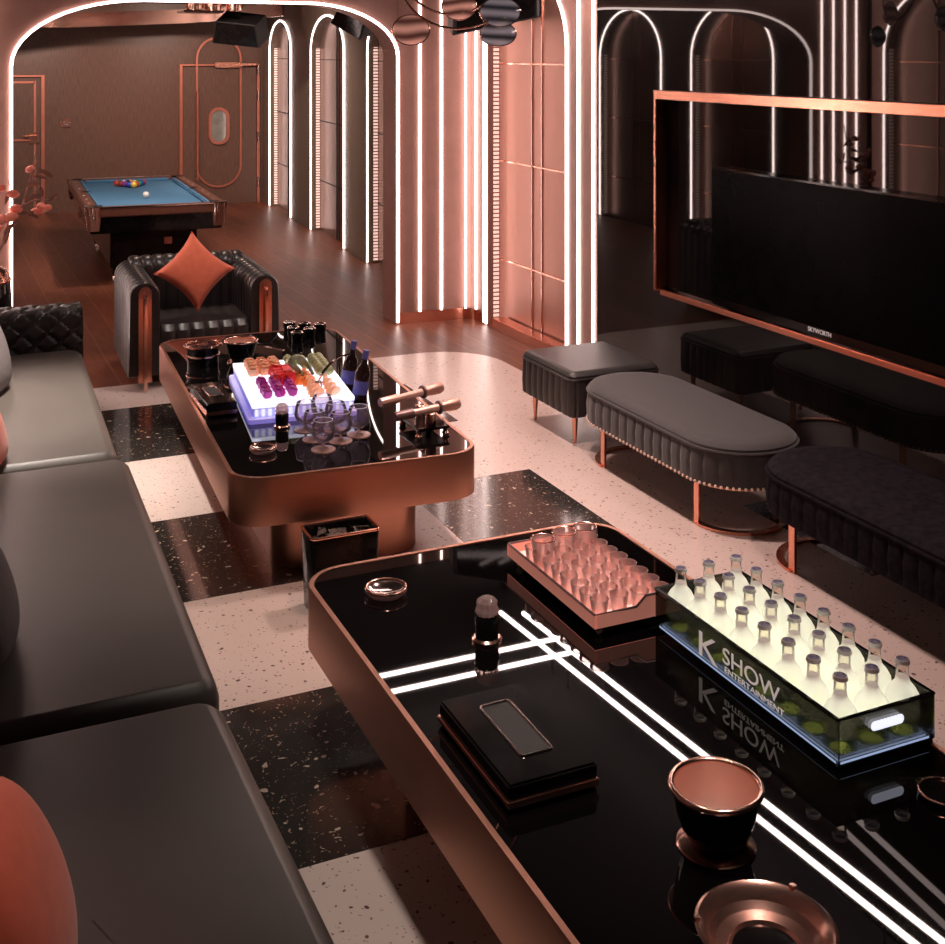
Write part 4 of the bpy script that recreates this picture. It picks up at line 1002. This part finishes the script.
# ================================================================ items on the near table
bc = tz(766,956)
bw_ = thing('fruit_bowl', 'wide polished rose gold bowl at the near end of the near table', 'bowl', bc); x, y, z = bc
b = new(); lathe(b, [(.0,z),(.07,z),(.085,z+.006),(.13,z+.045),(.150,z+.062),(.156,z+.060),(.158,z+.064)], (x,y,0), 48); lathe(b, [(.158,z+.064),(.150,z+.068),(.136,z+.060),(.118,z+.030),(.084,z+.018),(.080,z+.024),(.074,z+.016),(0,z+.014)], (x,y,0), 48); obj('bowl', b, 'bowlpol', bw_)
b = new(); lathe(b, [(0,z+.0165),(.05,z+.0175),(.074,z+.0165)], (x,y,0), 40); obj('dark_centre', b, 'blackplas', bw_)
for k in range(3):
    a = 2*PI*k/3+.5; b = new(); box(b, x+.152*math.cos(a)-.007, y+.152*math.sin(a)-.007, z+.055, x+.152*math.cos(a)+.007, y+.152*math.sin(a)+.007, z+.075, .002); obj('rim_clip', b, 'copperpol', bw_)
bw_.scale = (.92,.92,.95)
cr_ = tz(943,797); x, y, z = cr_
t = thing('coaster', 'black round coaster with a copper ring at the right edge of the near table', 'coaster', cr_)
b = new(); lathe(b, [(0,z),(.06,z),(.062,z+.012),(0,z+.012)], (x,y,0), 32); obj('disc', b, 'blackplas', t)
b = new(); sweep(b, [(x+.058*math.cos(2*PI*i/40), y+.058*math.sin(2*PI*i/40), z+.014) for i in range(40)], circ(.003,6), (0,0,1), closed=True); obj('ring', b, 'copperpol', t)

# tray of shot glasses
tx0, ty0, tx1, ty1 = 1.958, 3.385, 2.262, 4.01; tzb, tzt = TZ+.034, TZ+.076
tr = thing('serving_tray', 'coral lit metal serving tray on crystal feet full of shot glasses', 'tray', ((tx0+tx1)/2,(ty0+ty1)/2,TZ))
b = new(); box(b, tx0, ty0, tzb, tx1, ty1, tzb+.008); obj('tray_base', b, 'coral', tr, smooth=False)
b = new(); box(b, tx0, ty0, tzb-.006, tx1, ty1, tzb-.001); obj('tray_underside', b, 'blackplas', tr, smooth=False)
b = new(); rim = [(tx0,ty1,tzt),(tx0,ty0,tzt)]
for (a0, a1) in (((tx0,ty0),(tx0,ty1)),((tx0,ty1),(tx1,ty1)),((tx1,ty0),(tx1,ty1))):
    box(b, a0[0]-.003, a0[1]-.003, tzb, a1[0]+.003, a1[1]+.003, tzt)
# near end with raised hand hold
u = tx1-tx0
prism(b, [(0,tzb),(u,tzb),(u,tzt+.028),(u*.62,tzt+.028),(u*.5,tzt),(0,tzt)], lambda a, v, t_: Vector((tx0+a, ty0-.003+t_, v)), 0, .006)
obj('tray_wall', b, 'coralwall', tr, smooth=False)
b = new(); sweep(b, [(tx0,ty1,tzt),(tx0,ty0,tzt),(tx0+u*.5,ty0,tzt),(tx0+u*.62,ty0,tzt+.03),(tx1+.02,ty0,tzt+.03)], circ(.0045,6)); sweep(b, [(tx0,ty1,tzt),(tx1,ty1,tzt),(tx1,ty0,tzt)], circ(.0045,6)); obj('dark_edge', b, 'micdark', tr)
for xx in (tx0+.03, tx1-.03):
    for yy in (ty0+.03, ty1-.03): b = new(); ball(b, (xx,yy,TZ+.014), .013, u=10, v=6); obj('crystal_foot', b, 'crystal', tr, smooth=False)
sg = None; rows, cols_ = 8, 4
for i in range(rows):
    for j in range(cols_):
        p = (tx0+.038+j*(u-.076)/(cols_-1)+random.uniform(-.005,.005), random.uniform(-.005,.005)+ty0+.04+i*(ty1-ty0-.17)/(rows-1), tzb+.0085)
        oy = ['nearest the sofa','second from the sofa side','second from the bench side','nearest the benches'][j]
        ox = ['first','second','third','fourth','fifth','sixth','seventh','eighth','ninth'][i]
        lab = 'clear shot glass, %s from the tray near end, file %s' % (ox, oy)
        if sg is None:
            sg = thing('shot_glass', lab, 'glass', p, 0, 'shot glasses crowded in the coral tray')
            b = new(); lathe(b, [(0,0),(.021,0),(.023,.004),(.031,.066),(.0295,.066),(.021,.012),(0,.012)], n=14); obj('cup', b, 'pinkglass', sg, world=False)
            b = new(); sweep(b, [(.0305*math.cos(2*PI*q_/14), .0305*math.sin(2*PI*q_/14), .067) for q_ in range(14)], circ(.0018,5), (0,0,1), closed=True); obj('rim', b, 'pinkglass', sg, world=False)
        else: dup(sg, p, lab)
big = None
for px, py, lb in ((543,541,'left of three'),(564,534,'middle of three'),(585,529,'right of three')):
    p = at(px, py, .63); p = Vector((p.x, p.y+.0, tzb+.0085)); lab = 'wide clear tumbler rim above the far end of the coral tray, ' + lb
    if p.y > ty1-.05: p.y = ty1-.05
    if big is None:
        big = thing('tumbler', lab, 'glass', p, 0, 'wide tumblers at the far end of the coral tray')
        b = new(); lathe(b, [(0,0),(.028,0),(.032,.004),(.043,.095),(.0415,.095),(.03,.01),(0,.01)], n=24); obj('cup', b, 'pinkglass', big, world=False)
        b = new(); sweep(b, [(.0425*math.cos(2*PI*q_/28), .0425*math.sin(2*PI*q_/28), .096) for q_ in range(28)], circ(.002,5), (0,0,1), closed=True); obj('rim', b, 'copperpol', big, world=False)
    else: dup(big, p, lab)

# bottle crate
kx0, ky0, kx1, ky1 = 2.165, 2.50, 2.495, 3.358; kz = TZ
kr = thing('bottle_crate', 'dark smoked acrylic bottle crate with a glowing floor and K SHOW lettering', 'crate', ((kx0+kx1)/2,(ky0+ky1)/2,TZ))
b = new(); stack(b, rrect(kx0,ky0,kx1,ky1,.01,3), [(kz,0),(kz+.016,0)]); obj('base', b, 'blackplas', kr)
b = new(); stack(b, rrect(kx0+.006,ky0+.006,kx1-.006,ky1-.006,.008,3), [(kz+.016,0),(kz+.022,0)]); obj('lit_floor', b, 'crateled', kr)
b = new(); hh = kz+.132
box(b, kx0, ky0, kz+.016, kx0+.006, ky1, hh); obj('side_wall', b, 'smoked', kr, smooth=False)
b = new(); box(b, kx1-.006, ky0, kz+.016, kx1, ky1, hh); obj('side_wall', b, 'smoked', kr, smooth=False)
for yy in (ky0, ky1-.006):
    b = new(); box(b, kx0+.006, yy, kz+.016, kx1-.006, yy+.006, hh); obj('end_wall', b, 'smoked', kr, smooth=False)
b = new(); solid_prism2(b, ((kx0+kx1)/2,ky0-.002,kz+.095), (1,0,0), (0,0,1), (0,1,0), rrect(-.055,-.012,.055,.012,.011,6), .002); obj('hand_slot', b, 'boxwhite', kr)
# the rim edges of the acrylic
b = new(); sweep(b, [(kx0+.003,ky1,hh+.003),(kx0+.003,ky0+.003,hh+.003),(kx1-.003,ky0+.003,hh+.003)], rect(.012,.006)); sweep(b, [(kx1-.003,ky0,hh+.003),(kx1-.003,ky1,hh+.003),(kx0,ky1,hh+.003)], rect(.012,.006)); obj('rim', b, 'blackplas', kr, smooth=False)
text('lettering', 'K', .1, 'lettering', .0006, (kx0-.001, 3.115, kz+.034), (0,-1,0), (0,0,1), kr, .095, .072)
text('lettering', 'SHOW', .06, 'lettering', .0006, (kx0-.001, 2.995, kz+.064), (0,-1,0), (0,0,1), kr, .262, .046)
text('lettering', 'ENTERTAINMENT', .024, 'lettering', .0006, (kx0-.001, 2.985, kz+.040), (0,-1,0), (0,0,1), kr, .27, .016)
# bottles, open below so the added pucks light them from inside
bt = None
rowx = [kx0+.058, kx0+.165, kx0+.272]
rown = ['the row nearest the lettering','the middle row','the row nearest the benches']
ordn = ['first','second','third','fourth','fifth','sixth','seventh','eighth']
for j in range(3):
    for i in range(8):
        p = (rowx[j], ky0+.058+i*(ky1-ky0-.116)/7, kz+.022)
        lab = 'lit yellow bottle, %s from the near end in %s' % (ordn[i], rown[j])
        if bt is None:
            bt = thing('bottle', lab, 'bottle', p, 0, 'lit bottles in the smoked crate')
            b = new(); lathe(b, [(.041,.001),(.045,.008),(.045,.045)], n=24); obj('lower_glass', b, 'bottlegreen', bt, world=False)
            b = new(); lathe(b, [(.045,.045),(.046,.085),(.044,.100),(.034,.118),(.020,.134),(.0175,.148)], n=24); obj('body_glass', b, 'bottleglass', bt, world=False)
            b = new(); lathe(b, [(.0175,.148),(.016,.178),(.018,.180),(.018,.186)], n=20); obj('neck', b, 'neckglass', bt, world=False)
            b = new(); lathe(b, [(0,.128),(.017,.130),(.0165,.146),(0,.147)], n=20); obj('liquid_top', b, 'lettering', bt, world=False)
            b = new(); lathe(b, [(.0185,.182),(.0205,.183),(.0185,.193)], n=20); lathe(b, [(.0185,.193),(.0165,.1935)], n=20); obj('cap_edge', b, 'caprim', bt, world=False)
            b = new(); lathe(b, [(.0165,.1935),(.010,.1945),(0,.195)], n=20); obj('cap', b, 'capblue', bt, world=False)
        else: dup(bt, p, lab)
# an added glowing puck inside every bottle, to light its glass evenly
for j in range(3):
    for i in range(8):
        b = new(); lathe(b, [(.028,kz+.0222),(.028,kz+.0245),(0,kz+.0245)], (rowx[j], ky0+.058+i*(ky1-ky0-.116)/7, 0), 16); obj('added_glow_puck', b, 'puckglow', kr)

# ================================================================ world and view
w = bpy.data.worlds.new('world'); sc.world = w; w.use_nodes = True
w.node_tree.nodes['Background'].inputs[0].default_value = (.9,.55,.48,1); w.node_tree.nodes['Background'].inputs[1].default_value = .008
vs = sc.view_settings; vs.view_transform = 'Standard'; vs.look = 'None'; vs.gamma = 1; vs.exposure = 0; vs.use_curve_mapping = False
